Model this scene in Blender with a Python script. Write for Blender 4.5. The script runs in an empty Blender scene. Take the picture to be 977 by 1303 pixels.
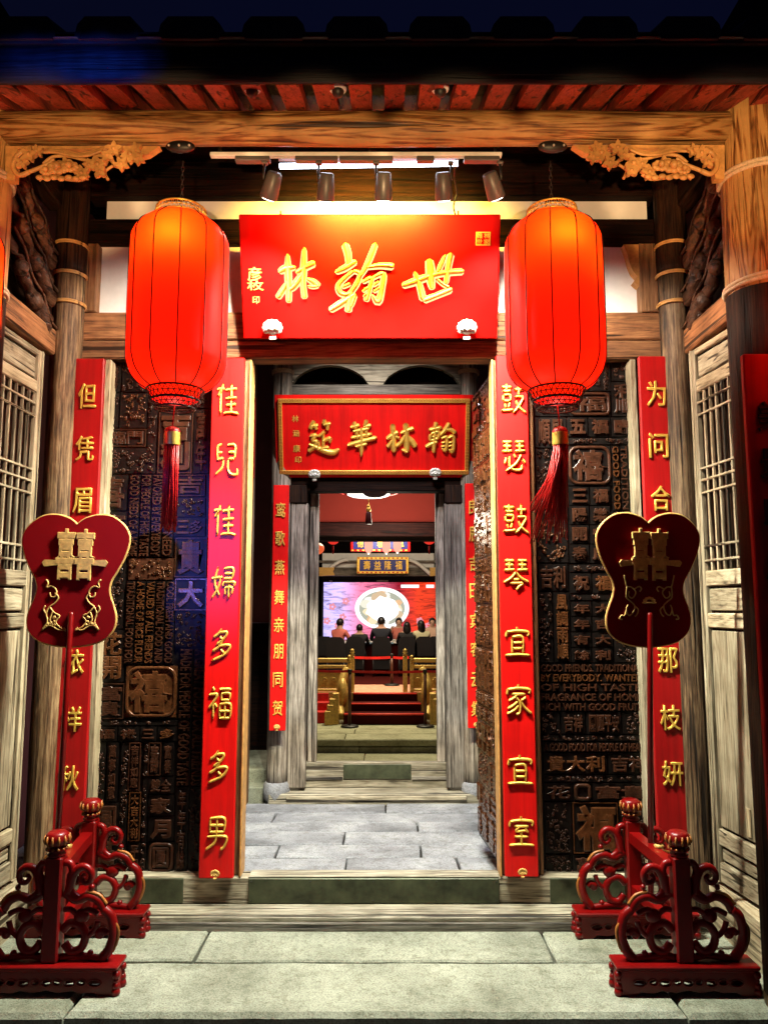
import bpy, bmesh, math, random
from mathutils import Vector, Matrix, Euler
random.seed(7)
C = bpy.context.scene
COL = C.collection
R = math.radians

# ------------------------------------------------------------------ camera
cam_d = bpy.data.cameras.new('camera'); cam = bpy.data.objects.new('camera', cam_d); COL.objects.link(cam)
C.camera = cam
cam_d.sensor_fit = 'VERTICAL'; cam_d.sensor_height = 24.0; cam_d.lens = 24.0*990/1303
cam_d.clip_start = 0.05; cam_d.clip_end = 400
PITCH = math.atan(121/990.0)
cam.location = (0, 0, 1.6); cam.rotation_euler = (R(90)+PITCH, 0, 0)

# ------------------------------------------------------------------ world: clear deep-blue night sky
W = bpy.data.worlds.new('World'); C.world = W; W.use_nodes = True
W.node_tree.nodes['Background'].inputs[0].default_value = (0.05, 0.07, 0.32, 1)
W.node_tree.nodes['Background'].inputs[1].default_value = 0.035
C.view_settings.view_transform = 'Standard'; C.view_settings.look = 'None'
C.view_settings.exposure = 0.0; C.view_settings.gamma = 1.0
try:
    C.cycles.max_bounces = 7; C.cycles.diffuse_bounces = 3; C.cycles.glossy_bounces = 3
    C.cycles.sample_clamp_indirect = 4.0; C.cycles.use_denoising = True
except Exception: pass

# ------------------------------------------------------------------ lamps
def lamp(kind, loc, power, color, target=None, size=0.1, angle=60, blend=0.5, sizey=None):
    d = bpy.data.lights.new(kind.lower()+'_lamp', kind); d.energy = power; d.color = color
    if kind == 'AREA':
        d.shape = 'RECTANGLE' if sizey else 'SQUARE'; d.size = size
        if sizey: d.size_y = sizey
    else:
        d.shadow_soft_size = size
    if kind == 'SPOT': d.spot_size = R(angle); d.spot_blend = blend
    o = bpy.data.objects.new(kind.lower()+'_lamp', d); COL.objects.link(o); o.location = loc
    if target is not None:
        v = Vector(target)-Vector(loc); o.rotation_euler = v.to_track_quat('-Z', 'Y').to_euler()
    return o
COOL = (0.93, 1.0, 0.84); WARM = (1.0, 0.62, 0.28); VIOLET = (0.78, 0.80, 1.0)
# added unseen warm spots, narrow beams shaped to wash the eave beam
for tx_ in (-1.5, -.9, -.3, .3, .9, 1.45): lamp('SPOT', (0.1, -1.8, 0.9), 1250, WARM, (tx_, 3.32, 3.57), 0.04, 7.4, 0.35)
lamp('SPOT', (0.4, -1.8, 0.9), 700, WARM, (1.66, 3.2, 3.42), 0.04, 9.5, 0.35)
for sx_ in (-1, 1): lamp('SPOT', (2.15*sx_, 2.98, 2.95), 9, WARM, (-0.1*sx_, 3.34, 3.78), 0.06, 84, 0.9)  # two more warm spots added out of view to lift the beam
# blue-violet street screen light from the front, hitting the left door panel
lamp('SPOT', (-3.05, -6.0, 2.62), 1700, (0.13, 0.17, 1.0), (-0.93, 4.3, 1.93), 0.20, 6.5, 0.8)
for q_, e_ in ((-1.48, 700), (-1.40, 900), (-1.31, 1100), (-1.22, 1500), (-1.13, 1700), (-1.04, 1100), (-.96, 500)): lamp('SPOT', (-1.0, -1.2, 1.6), e_, (0.02, 0.10, 1.0), (q_, 2.84, 3.748+.010*math.sin(q_*31)), 0.02, 2.7, 1.0)  # narrow blue spots added in a row to shape the fascia's blue patch
# hall between the two gates
lamp('SPOT', (-0.05, 4.95, 4.0), 300, VIOLET, (-0.05, 5.35, 0), 0.12, 95, 0.6)
lamp('SPOT', (-0.1, 4.75, 3.9), 190, (1, 0.93, 0.85), (-0.1, 6.3, 2.3), 0.05, 80, 0.5)
# courtyard and inner hall
lamp('POINT', (0.0, 8.0, 2.45), 42, (1, 0.9, 0.7), None, 0.2)
lamp('SPOT', (0.0, 14.3, 4.3), 760, (1, 0.93, 0.60), (0.0, 13.25, -0.4), 0.3, 120, 0.8)
lamp('AREA', (0.0, 15.8, 3.9), 260, (1, 0.80, 0.55), (0.0, 16.0, 0), 3.0)
lamp('SPOT', (0.0, 14.5, 3.2), 160, (1, 0.95, 0.8), (0.0, 20.6, 2.6), 0.2, 60, 0.8)

# ------------------------------------------------------------------ photograph pixel -> place helpers
CY, SY, F = math.cos(PITCH), math.sin(PITCH), 990.0
def ray(x, y):
    v = 651.5-y
    return (x-488.5, F*CY - v*SY, F*SY + v*CY)
def Zof(y, Y):
    r = ray(0, y); return 1.6 + Y*r[2]/r[1]
def Xof(x, y, Y):
    r = ray(x, y); return Y*r[0]/r[1]
def P(x, y, Y): return Vector((Xof(x, y, Y), Y, Zof(y, Y)))
def Yfloor(y, z):
    r = ray(0, y); return (z-1.6)*r[1]/r[2]

# ------------------------------------------------------------------ materials
def nm(name):
    m = bpy.data.materials.new(name); m.use_nodes = True
    return m, m.node_tree, m.node_tree.nodes, m.node_tree.links, m.node_tree.nodes['Principled BSDF']
def ramp(n, l, fac, stops):
    r = n.new('ShaderNodeValToRGB'); e = r.color_ramp.elements
    while len(e) < len(stops): e.new(0.5)
    for i, (p, c) in enumerate(stops): e[i].position = p; e[i].color = (*c, 1)
    l.new(fac, r.inputs[0]); return r.outputs[0]
def coords(n, l, scale=(1,1,1)):
    tc = n.new('ShaderNodeTexCoord'); oi = n.new('ShaderNodeObjectInfo')
    mp = n.new('ShaderNodeMapping'); mp.inputs['Scale'].default_value = scale
    cm = n.new('ShaderNodeCombineXYZ')
    mu = n.new('ShaderNodeMath'); mu.operation = 'MULTIPLY'; mu.inputs[1].default_value = 37.0
    l.new(oi.outputs['Random'], mu.inputs[0])
    for i in range(3): l.new(mu.outputs[0], cm.inputs[i])
    l.new(tc.outputs['Object'], mp.inputs['Vector']); l.new(cm.outputs[0], mp.inputs['Location'])
    return mp.outputs[0]
def noise(n, l, vec, scale, detail=6, rough=0.6, dist=0.0):
    t = n.new('ShaderNodeTexNoise'); t.inputs['Scale'].default_value = scale; t.inputs['Detail'].default_value = detail
    t.inputs['Roughness'].default_value = rough; t.inputs['Distortion'].default_value = dist
    l.new(vec, t.inputs['Vector']); return t.outputs[0]
def mixc(n, l, a, b, fac, mode='MIX'):
    m = n.new('ShaderNodeMix'); m.data_type = 'RGBA'; m.blend_type = mode
    for s, v in ((m.inputs[0], fac), (m.inputs[6], a), (m.inputs[7], b)):
        if hasattr(v, 'is_output'): l.new(v, s)
        elif isinstance(v, (int, float)): s.default_value = v
        else: s.default_value = (*v, 1)
    return m.outputs[2]
def bump(n, l, b, h, strength, dist=0.004):
    k = n.new('ShaderNodeBump'); k.inputs['Strength'].default_value = strength; k.inputs['Distance'].default_value = dist
    l.new(h, k.inputs['Height']); l.new(k.outputs[0], b.inputs['Normal'])
def wood(name, dark, mid, light, axis='Z', rough=0.6, bstr=0.8, ring=0.38, knots=True, spec=0.3, contrast=1.0, fine=1.0):
    m, t, n, l, b = nm(name)
    s = [9, 9, 9]; s['XYZ'.index(axis)] = 0.75
    v = coords(n, l, tuple(s))
    n1 = noise(n, l, v, 1.5, 3, 0.5, 1.2)
    w = n.new('ShaderNodeMath'); w.operation = 'MULTIPLY'; w.inputs[1].default_value = 5.0; l.new(n1, w.inputs[0])
    fr = n.new('ShaderNodeMath'); fr.operation = 'PINGPONG'; fr.inputs[1].default_value = 0.5; l.new(w.outputs[0], fr.inputs[0])
    n2 = noise(n, l, v, 7.0*fine, 8, 0.75, 0.3)
    s5 = [85, 85, 85]; s5['XYZ'.index(axis)] = 1.9
    n5 = noise(n, l, coords(n, l, tuple(s5)), 1.0, 4, 0.7, 0.2)
    fa = n.new('ShaderNodeMath'); fa.operation = 'MULTIPLY'; fa.inputs[1].default_value = ring; l.new(fr.outputs[0], fa.inputs[0])
    f5 = n.new('ShaderNodeMath'); f5.operation = 'MULTIPLY_ADD'; f5.inputs[1].default_value = 0.78; l.new(n5, f5.inputs[0]); l.new(fa.outputs[0], f5.inputs[2])
    f2 = n.new('ShaderNodeMath'); f2.operation = 'MULTIPLY_ADD'; f2.inputs[1].default_value = 0.65; l.new(n2, f2.inputs[0]); l.new(f5.outputs[0], f2.inputs[2])
    add = f2
    c = ramp(n, l, add.outputs[0], [(0.58, dark), (0.58+0.17*contrast, mid), (1.02, light)])
    v2 = coords(n, l, (2.2, 2.2, 2.2)); n3 = noise(n, l, v2, 1.6, 5, 0.6)
    g = ramp(n, l, n3, [(0.30, (0.42, 0.40, 0.36)), (0.62, (1.0, 1.0, 1.0))])
    c = mixc(n, l, c, g, 0.85, 'MULTIPLY')
    # drying cracks
    s2 = [34, 34, 34]; s2['XYZ'.index(axis)] = 0.9
    v3 = coords(n, l, tuple(s2)); n4 = noise(n, l, v3, 1.0, 2, 0.5, 0.4)
    ck = ramp(n, l, n4, [(0.34, (0.07, 0.05, 0.035)), (0.41, (1, 1, 1))])
    c = mixc(n, l, c, ck, 0.92, 'MULTIPLY')
    oi = n.new('ShaderNodeObjectInfo'); c = mixc(n, l, c, ramp(n, l, oi.outputs['Random'], [(0, (0.62, 0.58, 0.55)), (0.5, (0.95, 0.92, 0.90)), (1, (1.15, 1.05, 0.95))]), 1.0, 'MULTIPLY')
    l.new(c, b.inputs['Base Color']); b.inputs['Roughness'].default_value = rough
    b.inputs['Specular IOR Level'].default_value = spec
    h = n.new('ShaderNodeMath'); h.operation = 'MULTIPLY'; l.new(add.outputs[0], h.inputs[0]); l.new(ck, h.inputs[1])
    bump(n, l, b, h.outputs[0], bstr, 0.005)
    return m
def plain(name, col, rough=0.5, metal=0.0, spec=0.5, var=0.25, scale=6, bstr=0.15, coat=0.0, emit=None, es=0, bscale=60, trans=0):
    m, t, n, l, b = nm(name)
    v = coords(n, l); n1 = noise(n, l, v, scale, 6, 0.65)
    lo = tuple(c*(1-var) for c in col); hi = tuple(min(1, c*(1+var)) for c in col)
    l.new(ramp(n, l, n1, [(0.3, lo), (0.7, hi)]), b.inputs['Base Color'])
    rr = n.new('ShaderNodeMapRange'); rr.inputs[3].default_value = max(0.03, rough-0.12); rr.inputs[4].default_value = min(1, rough+0.12)
    n2 = noise(n, l, v, bscale, 4, 0.6)
    l.new(n1, rr.inputs[0]); l.new(rr.outputs[0], b.inputs['Roughness'])
    b.inputs['Metallic'].default_value = metal; b.inputs['Specular IOR Level'].default_value = spec
    b.inputs['Coat Weight'].default_value = coat; b.inputs['Coat Roughness'].default_value = 0.12
    if emit: b.inputs['Emission Color'].default_value = (*emit, 1); b.inputs['Emission Strength'].default_value = es
    if trans: b.inputs['Transmission Weight'].default_value = trans
    if bstr: bump(n, l, b, n2, bstr, 0.003)
    return m
def stone(name, a, b_, c_, rough=0.8):
    m, t, n, l, b = nm(name)
    v = coords(n, l)
    n1 = noise(n, l, v, 2.2, 6, 0.65); n2 = noise(n, l, v, 130, 3, 0.7); n3 = noise(n, l, v, 22, 6, 0.7, 0.4)
    c = ramp(n, l, n1, [(0.3, a), (0.5, b_), (0.72, c_)])
    sp = ramp(n, l, n2, [(0.36, (0.45, 0.44, 0.40)), (0.5, (1, 1, 1)), (0.66, (1.35, 1.33, 1.28))])
    c = mixc(n, l, c, sp, 0.75, 'MULTIPLY')
    st = ramp(n, l, n3, [(0.34, (0.40, 0.38, 0.30)), (0.50, (1, 1, 1))])
    c = mixc(n, l, c, st, 0.55, 'MULTIPLY')
    l.new(c, b.inputs['Base Color']); b.inputs['Roughness'].default_value = rough; b.inputs['Specular IOR Level'].default_value = 0.3
    ad = n.new('ShaderNodeMath'); ad.operation = 'ADD'; l.new(n2, ad.inputs[0]); l.new(n3, ad.inputs[1])
    bump(n, l, b, ad.outputs[0], 0.7, 0.006)
    return m
M = {}
M['pale_x'] = wood('weathered_pale_wood_x', (0.04,0.032,0.02), (0.26,0.235,0.175), (0.50,0.47,0.37), 'X')
M['pale_z'] = wood('weathered_pale_wood_z', (0.07,0.052,0.032), (0.32,0.26,0.17), (0.52,0.46,0.33), 'Z', bstr=0.6)
M['pale_y'] = wood('weathered_pale_wood_y', (0.07,0.052,0.032), (0.32,0.26,0.17), (0.52,0.46,0.33), 'Y', bstr=0.6)
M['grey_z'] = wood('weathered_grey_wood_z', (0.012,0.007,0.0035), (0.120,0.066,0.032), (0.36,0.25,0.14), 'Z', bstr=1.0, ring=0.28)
M['grey_x'] = wood('weathered_grey_wood_x', (0.025,0.022,0.02), (0.15,0.135,0.115), (0.34,0.32,0.28), 'X', bstr=1.0)
M['brown_x'] = wood('brown_beam_wood_x', (0.05,0.022,0.010), (0.22,0.10,0.045), (0.40,0.20,0.09), 'X')
M['brown_y'] = wood('brown_beam_wood_y', (0.06,0.024,0.010), (0.26,0.11,0.045), (0.42,0.20,0.09), 'Y')
M['brown_z'] = wood('brown_beam_wood_z', (0.05,0.022,0.010), (0.20,0.10,0.045), (0.36,0.19,0.09), 'Z')
M['dark_x'] = wood('near_black_wood_x', (0.002,0.0008,0.0005), (0.008,0.003,0.0015), (0.018,0.006,0.003), 'X', spec=0.08, rough=0.8)  # near-black brown wood, grain along X
M['ash_z'] = wood('ash_grey_gate_wood', (0.03,0.027,0.024), (0.19,0.168,0.145), (0.44,0.41,0.37), 'Z', bstr=1.0, ring=0.3)
M['petal'] = plain('dull_orange_gilt_petal', (0.30,0.10,0.018), 0.45, 0.1, 0.4, 0.4)
M['bracket'] = wood('dark_carved_bracket_wood', (0.012,0.005,0.003), (0.075,0.030,0.014), (0.16,0.07,0.035), 'Y', rough=0.5)
M['dark_z'] = wood('near_black_wood_z', (0.004,0.002,0.001), (0.018,0.008,0.005), (0.045,0.02,0.01), 'Z', spec=0.1)
M['dark_y'] = wood('near_black_wood_y', (0.004,0.002,0.001), (0.016,0.007,0.004), (0.035,0.015,0.008), 'Y', spec=0.1)
M['eave_x'] = wood('honey_pine_log', (0.035,0.012,0.004), (0.36,0.155,0.042), (0.70,0.40,0.14), 'X', rough=0.45, ring=1.0, contrast=1.25, fine=1.6)
M['eave_z'] = wood('honey_pine_column', (0.035,0.012,0.004), (0.36,0.155,0.042), (0.70,0.40,0.14), 'Z', rough=0.45, ring=1.0, contrast=1.25, fine=1.6)
M['rafter'] = wood('red_stained_rafter', (0.08,0.012,0.006), (0.30,0.05,0.022), (0.42,0.09,0.04), 'Y', rough=0.6)
M['carve'] = plain('carved_golden_camphor_wood', (0.50,0.25,0.075), 0.5, 0, 0.4, 0.35, 25, 0.4)
M['plaster'] = plain('old_cream_plaster', (0.78,0.77,0.74), 0.9, 0, 0.2, 0.12, 4, 0.2)
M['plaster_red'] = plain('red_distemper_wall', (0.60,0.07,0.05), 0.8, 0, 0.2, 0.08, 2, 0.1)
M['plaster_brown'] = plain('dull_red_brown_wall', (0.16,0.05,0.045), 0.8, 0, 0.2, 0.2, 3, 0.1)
M['stone'] = stone('grey_green_granite', (0.115,0.120,0.085), (0.225,0.235,0.18), (0.34,0.35,0.275))
M['stone_pale'] = stone('worn_pale_slab', (0.12,0.12,0.13), (0.25,0.25,0.27), (0.42,0.42,0.43), 0.7)
M['stone_yel'] = stone('yellowish_court_slab', (0.22,0.21,0.12), (0.36,0.35,0.22), (0.45,0.43,0.28), 0.8)
M['joint'] = plain('dark_mortar_joint', (0.02,0.018,0.015), 0.95, 0, 0.1)
M['ground'] = stone('street_paving', (0.06,0.06,0.06), (0.09,0.09,0.09), (0.12,0.12,0.12))
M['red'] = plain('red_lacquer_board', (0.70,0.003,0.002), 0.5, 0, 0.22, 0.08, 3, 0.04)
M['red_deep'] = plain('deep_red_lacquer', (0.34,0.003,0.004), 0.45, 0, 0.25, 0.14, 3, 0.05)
M['red_stand'] = plain('glossy_red_paint', (0.145,0.0010,0.0010), 0.34, 0, 0.30, 0.3, 5, 0.12, coat=0.08)
M['fanred'] = plain('fan_red_silk', (0.15,0.001,0.003), 0.75, 0, 0.06, 0.06, 3, 0.1, bscale=300)
M['gold'] = plain('gold_leaf', (0.88,0.52,0.09), 0.42, 0.6, 0.5, 0.2, 30, 0.3)
M['gold_dull'] = plain('dull_gold_paint', (0.55,0.33,0.09), 0.5, 0.35, 0.4, 0.25, 40, 0.3)
M['bronze'] = plain('tarnished_bronze_gilt', (0.46,0.27,0.075), 0.55, 0.1, 0.4, 0.35, 40, 0.5)
M['gilt'] = plain('carved_gilt_rail', (0.60,0.38,0.10), 0.45, 0.3, 0.4, 0.3, 30, 0.4)
M['silver'] = plain('pale_pewter_rosette', (0.62,0.62,0.55), 0.4, 0.5, 0.5, 0.35, 60, 0.4)
M['relief'] = plain('dark_carved_lacquer', (0.0035,0.002,0.0016), 0.40, 0, 0.26, 0.5, 18, 0.35, bscale=35)
M['relief_hi'] = plain('dark_carved_lacquer_raised', (0.034,0.0105,0.0045), 0.36, 0, 0.34, 0.6, 22, 0.8, bscale=35)
M['relief_brass'] = plain('bronze_carved_leaf', (0.09,0.030,0.010), 0.25, 0.3, 0.6, 0.5, 22, 0.4, bscale=35)
M['plate'] = plain('green_black_metal_plate', (0.050,0.056,0.030), 0.42, 0.35, 0.4, 0.6, 9, 0.3)
M['iron'] = plain('dark_iron', (0.03,0.028,0.026), 0.45, 0.6, 0.5)
M['spot_body'] = plain('matt_grey_lamp_body', (0.10,0.095,0.09), 0.4, 0.2, 0.5, 0.2)
M['rope'] = plain('pale_jute_rope', (0.50,0.36,0.22), 0.85, 0, 0.2, 0.3, 80, 0.6)
M['black'] = plain('black_cloth', (0.008,0.008,0.010), 0.7, 0, 0.3)
M['tassel'] = plain('red_silk_tassel', (0.62,0.008,0.006), 0.45, 0, 0.4, 0.3, 60, 0.3, bscale=200)
M['tile'] = plain('dark_clay_tile', (0.035,0.026,0.026), 0.7, 0, 0.3, 0.3, 8, 0.3)
M['led'] = plain('white_led_tube', (1,1,1), 0.5, emit=(0.80,0.86,1.0), es=14, bstr=0)
M['lamp_lens'] = plain('lit_lamp_lens', (1,1,1), 0.5, emit=(1.0,0.98,0.85), es=9, bstr=0)
M['skin'] = plain('skin', (0.55,0.32,0.22), 0.5, 0, 0.4, 0.08)
M['hair'] = plain('black_hair', (0.006,0.005,0.005), 0.4)
M['carpet'] = plain('red_stair_carpet', (0.055,0.004,0.003), 0.9, 0, 0.1, 0.2, 20, 0.4)  # darkened so the stair risers carry shade in their colour
M['carpet_pale'] = plain('patterned_pale_orange_carpet', (0.62,0.30,0.20), 0.9, 0, 0.1, 0.3, 14, 0.4)
M['blue'] = plain('ultramarine_plaque', (0.015,0.02,0.22), 0.4, 0, 0.4, 0.15)
M['white'] = plain('white_print', (0.75,0.74,0.70), 0.6)
# lantern silk: thin red cloth lit from a bulb within
def lantern_cloth():
    m, t, n, l, b = nm('lantern_silk')
    out = n['Material Output']
    df = n.new('ShaderNodeBsdfDiffuse'); df.inputs[0].default_value = (0.5, 0.003, 0.002, 1)
    tr = n.new('ShaderNodeBsdfTranslucent'); tr.inputs[0].default_value = (1.0, 0.09, 0.003, 1)
    v = coords(n, l, (1, 1, 0.5)); n1 = noise(n, l, v, 7, 4, 0.6)
    em = n.new('ShaderNodeEmission'); em.inputs[0].default_value = (1.0, 0.003, 0.0015, 1)
    mr = n.new('ShaderNodeMapRange'); mr.inputs[3].default_value = 0.76; mr.inputs[4].default_value = 0.98
    l.new(n1, mr.inputs[0]); l.new(mr.outputs[0], em.inputs[1])
    m1 = n.new('ShaderNodeMixShader'); m1.inputs[0].default_value = 0.4
    l.new(df.outputs[0], m1.inputs[1]); l.new(tr.outputs[0], m1.inputs[2])
    gl = n.new('ShaderNodeBsdfGlossy'); gl.inputs['Roughness'].default_value = 0.35; gl.inputs[0].default_value = (1, 1, 1, 1)
    m2 = n.new('ShaderNodeMixShader'); m2.inputs[0].default_value = 0.04
    l.new(m1.outputs[0], m2.inputs[1]); l.new(gl.outputs[0], m2.inputs[2])
    ad = n.new('ShaderNodeAddShader'); l.new(m2.outputs[0], ad.inputs[0]); l.new(em.outputs[0], ad.inputs[1])
    l.new(ad.outputs[0], out.inputs[0]); n.remove(b)
    return m
def lacquer(name, col, rough, spec):
    m, t, n, l, b = nm(name)
    v = coords(n, l, (26, 26, 1.4)); n1 = noise(n, l, v, 1.0, 6, 0.65, 0.3); n2 = noise(n, l, coords(n, l), 3, 5, 0.6); n3 = noise(n, l, coords(n, l), 38, 3, 0.8)
    c = ramp(n, l, n1, [(0.28, tuple(k*.70 for k in col)), (0.55, col), (0.8, tuple(min(1, k*1.12) for k in col))])
    c = mixc(n, l, c, ramp(n, l, n2, [(0.3, (0.72, 0.7, 0.7)), (0.6, (1, 1, 1))]), 0.7, 'MULTIPLY')
    c = mixc(n, l, c, ramp(n, l, n3, [(0.24, (0.3, 0.3, 0.3)), (0.29, (1, 1, 1))]), 0.7, 'MULTIPLY')
    l.new(c, b.inputs['Base Color']); b.inputs['Roughness'].default_value = rough; b.inputs['Specular IOR Level'].default_value = spec
    b.inputs['Coat Weight'].default_value = 0.22; b.inputs['Coat Roughness'].default_value = 0.30
    bump(n, l, b, n1, 0.35, 0.003); return m
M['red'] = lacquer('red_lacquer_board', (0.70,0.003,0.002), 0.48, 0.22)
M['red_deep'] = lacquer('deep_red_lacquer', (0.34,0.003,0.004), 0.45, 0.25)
M['plaque_red'] = plain('glossy_plaque_lacquer', (0.62,0.0012,0.0006), 0.42, 0, 0.07, 0.05, 2, 0.03)
M['silk'] = lantern_cloth()
def emis(name, col, s):
    return plain(name, (0.02,0.02,0.02), 0.5, emit=col, es=s, bstr=0, var=0)

# ------------------------------------------------------------------ mesh builder
WL = {}
class MB:
    def __init__(s): s.v = []; s.f = []; s.sm = []
    def add(s, vs, fs, smooth=False):
        o = len(s.v); s.v += [Vector(p) for p in vs]; s.f += [tuple(i+o for i in f) for f in fs]; s.sm += [smooth]*len(fs); return s
    def box(s, x0, x1, y0, y1, z0, z1, c=0.0):
        if x0 > x1: x0, x1 = x1, x0
        if y0 > y1: y0, y1 = y1, y0
        if z0 > z1: z0, z1 = z1, z0
        c = min(c, (x1-x0)*.3, (y1-y0)*.3, (z1-z0)*.3)
        if c <= 0:
            vs = [(x, y, z) for x in (x0, x1) for y in (y0, y1) for z in (z0, z1)]
            return s.add(vs, [(0,1,3,2),(4,6,7,5),(0,4,5,1),(2,3,7,6),(0,2,6,4),(1,5,7,3)])
        bm = bmesh.new(); bmesh.ops.create_cube(bm, size=1)
        for v in bm.verts: v.co = ((x0+x1)/2+v.co.x*(x1-x0), (y0+y1)/2+v.co.y*(y1-y0), (z0+z1)/2+v.co.z*(z1-z0))
        bmesh.ops.bevel(bm, geom=list(bm.edges), offset=c, segments=1, affect='EDGES')
        bm.verts.index_update()
        s.add([v.co.copy() for v in bm.verts], [[v.index for v in f.verts] for f in bm.faces]); bm.free(); return s
    def prism(s, pts, y0, y1, smooth=False):     # outline in (x, z), extruded in y; triangulated front/back
        n = len(pts); area = sum(pts[i][0]*pts[(i+1)%n][1]-pts[(i+1)%n][0]*pts[i][1] for i in range(n))
        if area < 0: pts = pts[::-1]
        vs = [(x, y0, z) for x, z in pts]+[(x, y1, z) for x, z in pts]
        from mathutils.geometry import tessellate_polygon
        tr = tessellate_polygon([[Vector((x, z, 0)) for x, z in pts]])
        fs = []
        for t in tr:
            a, b, c = t
            cr = (pts[b][0]-pts[a][0])*(pts[c][1]-pts[a][1])-(pts[b][1]-pts[a][1])*(pts[c][0]-pts[a][0])
            if cr < 0: b, c = c, b
            fs.append((a, b, c)); fs.append((a+n, c+n, b+n))
        s.add(vs, fs)
        o = len(s.v)-2*n
        for i in range(n):
            j = (i+1) % n; s.f.append((o+i, o+i+n, o+j+n, o+j)); s.sm.append(smooth)
        return s
    def quad(s, a, b, c, d): return s.add([a, b, c, d], [(0,1,2,3)])
    def lathe(s, prof, cx=0, cy=0, n=24, smooth=True, cap=True, sx=1, sy=1, f=None):
        vs = []; fs = []
        for r, z in prof:
            for k in range(n):
                a = 2*math.pi*k/n; q = r*(f(a, z) if f else 1)
                vs.append((cx+q*math.cos(a)*sx, cy+q*math.sin(a)*sy, z))
        for i in range(len(prof)-1):
            for k in range(n):
                k2 = (k+1) % n; fs.append((i*n+k, i*n+k2, (i+1)*n+k2, (i+1)*n+k))
        up = prof[-1][1] > prof[0][1]
        if not up: fs = [q[::-1] for q in fs]
        s.add(vs, fs, smooth)
        if cap:
            o = len(s.v)-len(vs); b = tuple(o+k for k in range(n)); t = tuple(o+(len(prof)-1)*n+k for k in range(n))
            s.f += [b[::-1] if up else b, t if up else t[::-1]]; s.sm += [False, False]
        return s
    def tube(s, path, rad, n=8, flat=1.0, smooth=True, closed=False):   # flat squeezes the section along y
        path = [Vector(p) for p in path]; m = len(path)
        rad = rad if isinstance(rad, (list, tuple)) else [rad]*m
        vs = []
        up = Vector((0, 1, 0)); 
        for i, p in enumerate(path):
            a = path[(i-1) % m] if (closed or i > 0) else p; b = path[(i+1) % m] if (closed or i < m-1) else p
            t = (b-a).normalized() if (b-a).length > 1e-9 else Vector((0,0,1))
            ref = up if abs(t.dot(up)) < 0.9 else Vector((1, 0, 0))
            u = t.cross(ref).normalized(); w = u.cross(t).normalized()
            for k in range(n):
                an = 2*math.pi*k/n
                vs.append(p+u*(rad[i]*math.cos(an))+w*(rad[i]*flat*math.sin(an)))
        fs = []
        for i in range(m if closed else m-1):
            i2 = (i+1) % m
            for k in range(n):
                k2 = (k+1) % n; fs.append((i*n+k2, i*n+k, i2*n+k, i2*n+k2))
        s.add(vs, fs, smooth)
        if not closed:
            o = len(s.v)-len(vs); s.f += [tuple(o+k for k in range(n)), tuple(o+(m-1)*n+k for k in range(n))[::-1]]; s.sm += [False, False]
        return s
    def ball(s, c, r, n=10, m=7, sx=1, sy=1, sz=1, smooth=True):
        prof = [(max(1e-4, r*math.sin(math.pi*i/m)), -r*math.cos(math.pi*i/m)*sz) for i in range(m+1)]
        o = len(s.v); s.lathe(prof, 0, 0, n, smooth, False, sx, sy)
        for i in range(o, len(s.v)): s.v[i] = s.v[i]+Vector(c)
        return s
    def mesh(s, me, mat):
        return s.add([mat @ v.co for v in me.vertices], [tuple(p.vertices) for p in me.polygons])
    def xf(s, mat):
        s.v = [mat @ v for v in s.v]; return s
def catmull(pts, k=5, closed=False):
    pts = [Vector(p) for p in pts]; n = len(pts); out = []
    for i in range(n if closed else n-1):
        p0 = pts[(i-1) % n] if closed or i > 0 else pts[0]; p1 = pts[i]; p2 = pts[(i+1) % n]
        p3 = pts[(i+2) % n] if closed or i+2 < n else pts[-1]
        for j in range(k):
            t = j/k
            out.append(0.5*((2*p1)+(p2-p0)*t+(2*p0-5*p1+4*p2-p3)*t*t+(3*p1-p0-3*p2+p3)*t**3))
    if not closed: out.append(pts[-1])
    return out

def tag(o, label=None, cat=None, group=None, kind=None):
    if label: o['label'] = label
    if cat: o['category'] = cat
    if group: o['group'] = group
    if kind: o['kind'] = kind
    return o
def root(name, loc, label=None, cat=None, group=None, kind=None, rot=None):
    o = bpy.data.objects.new(name, None); COL.objects.link(o); o.location = loc; o.empty_display_size = 0.1
    if rot: o.rotation_euler = rot; WL[o] = Vector((0, 0, 0))
    else: WL[o] = Vector(loc)
    return tag(o, label, cat, group, kind)
def part(name, mb, mat, parent=None, center=True, mats=None):
    xs = [v.x for v in mb.v]; ys = [v.y for v in mb.v]; zs = [v.z for v in mb.v]
    c = Vector(((min(xs)+max(xs))/2, (min(ys)+max(ys))/2, (min(zs)+max(zs))/2))
    me = bpy.data.meshes.new(name); me.from_pydata([tuple(v-c) for v in mb.v], [], mb.f)
    me.polygons.foreach_set('use_smooth', mb.sm); me.materials.append(mat); me.update()
    o = bpy.data.objects.new(name, me); COL.objects.link(o)
    if parent: o.parent = parent; o.location = c-WL[parent]
    else: o.location = c
    WL[o] = c
    return o
def shape(name, mb, mat, label, cat, group=None, kind=None):
    return tag(part(name, mb, mat), label, cat, group, kind)
def copy_tree(o, parent=None):
    c = o.copy(); COL.objects.link(c); c.parent = parent
    for ch in list(KIDS.get(o, [])): copy_tree(ch, c)
    return c
KIDS = {}
def index_kids():
    KIDS.clear()
    for o in bpy.data.objects:
        if o.parent: KIDS.setdefault(o.parent, []).append(o)

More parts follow.
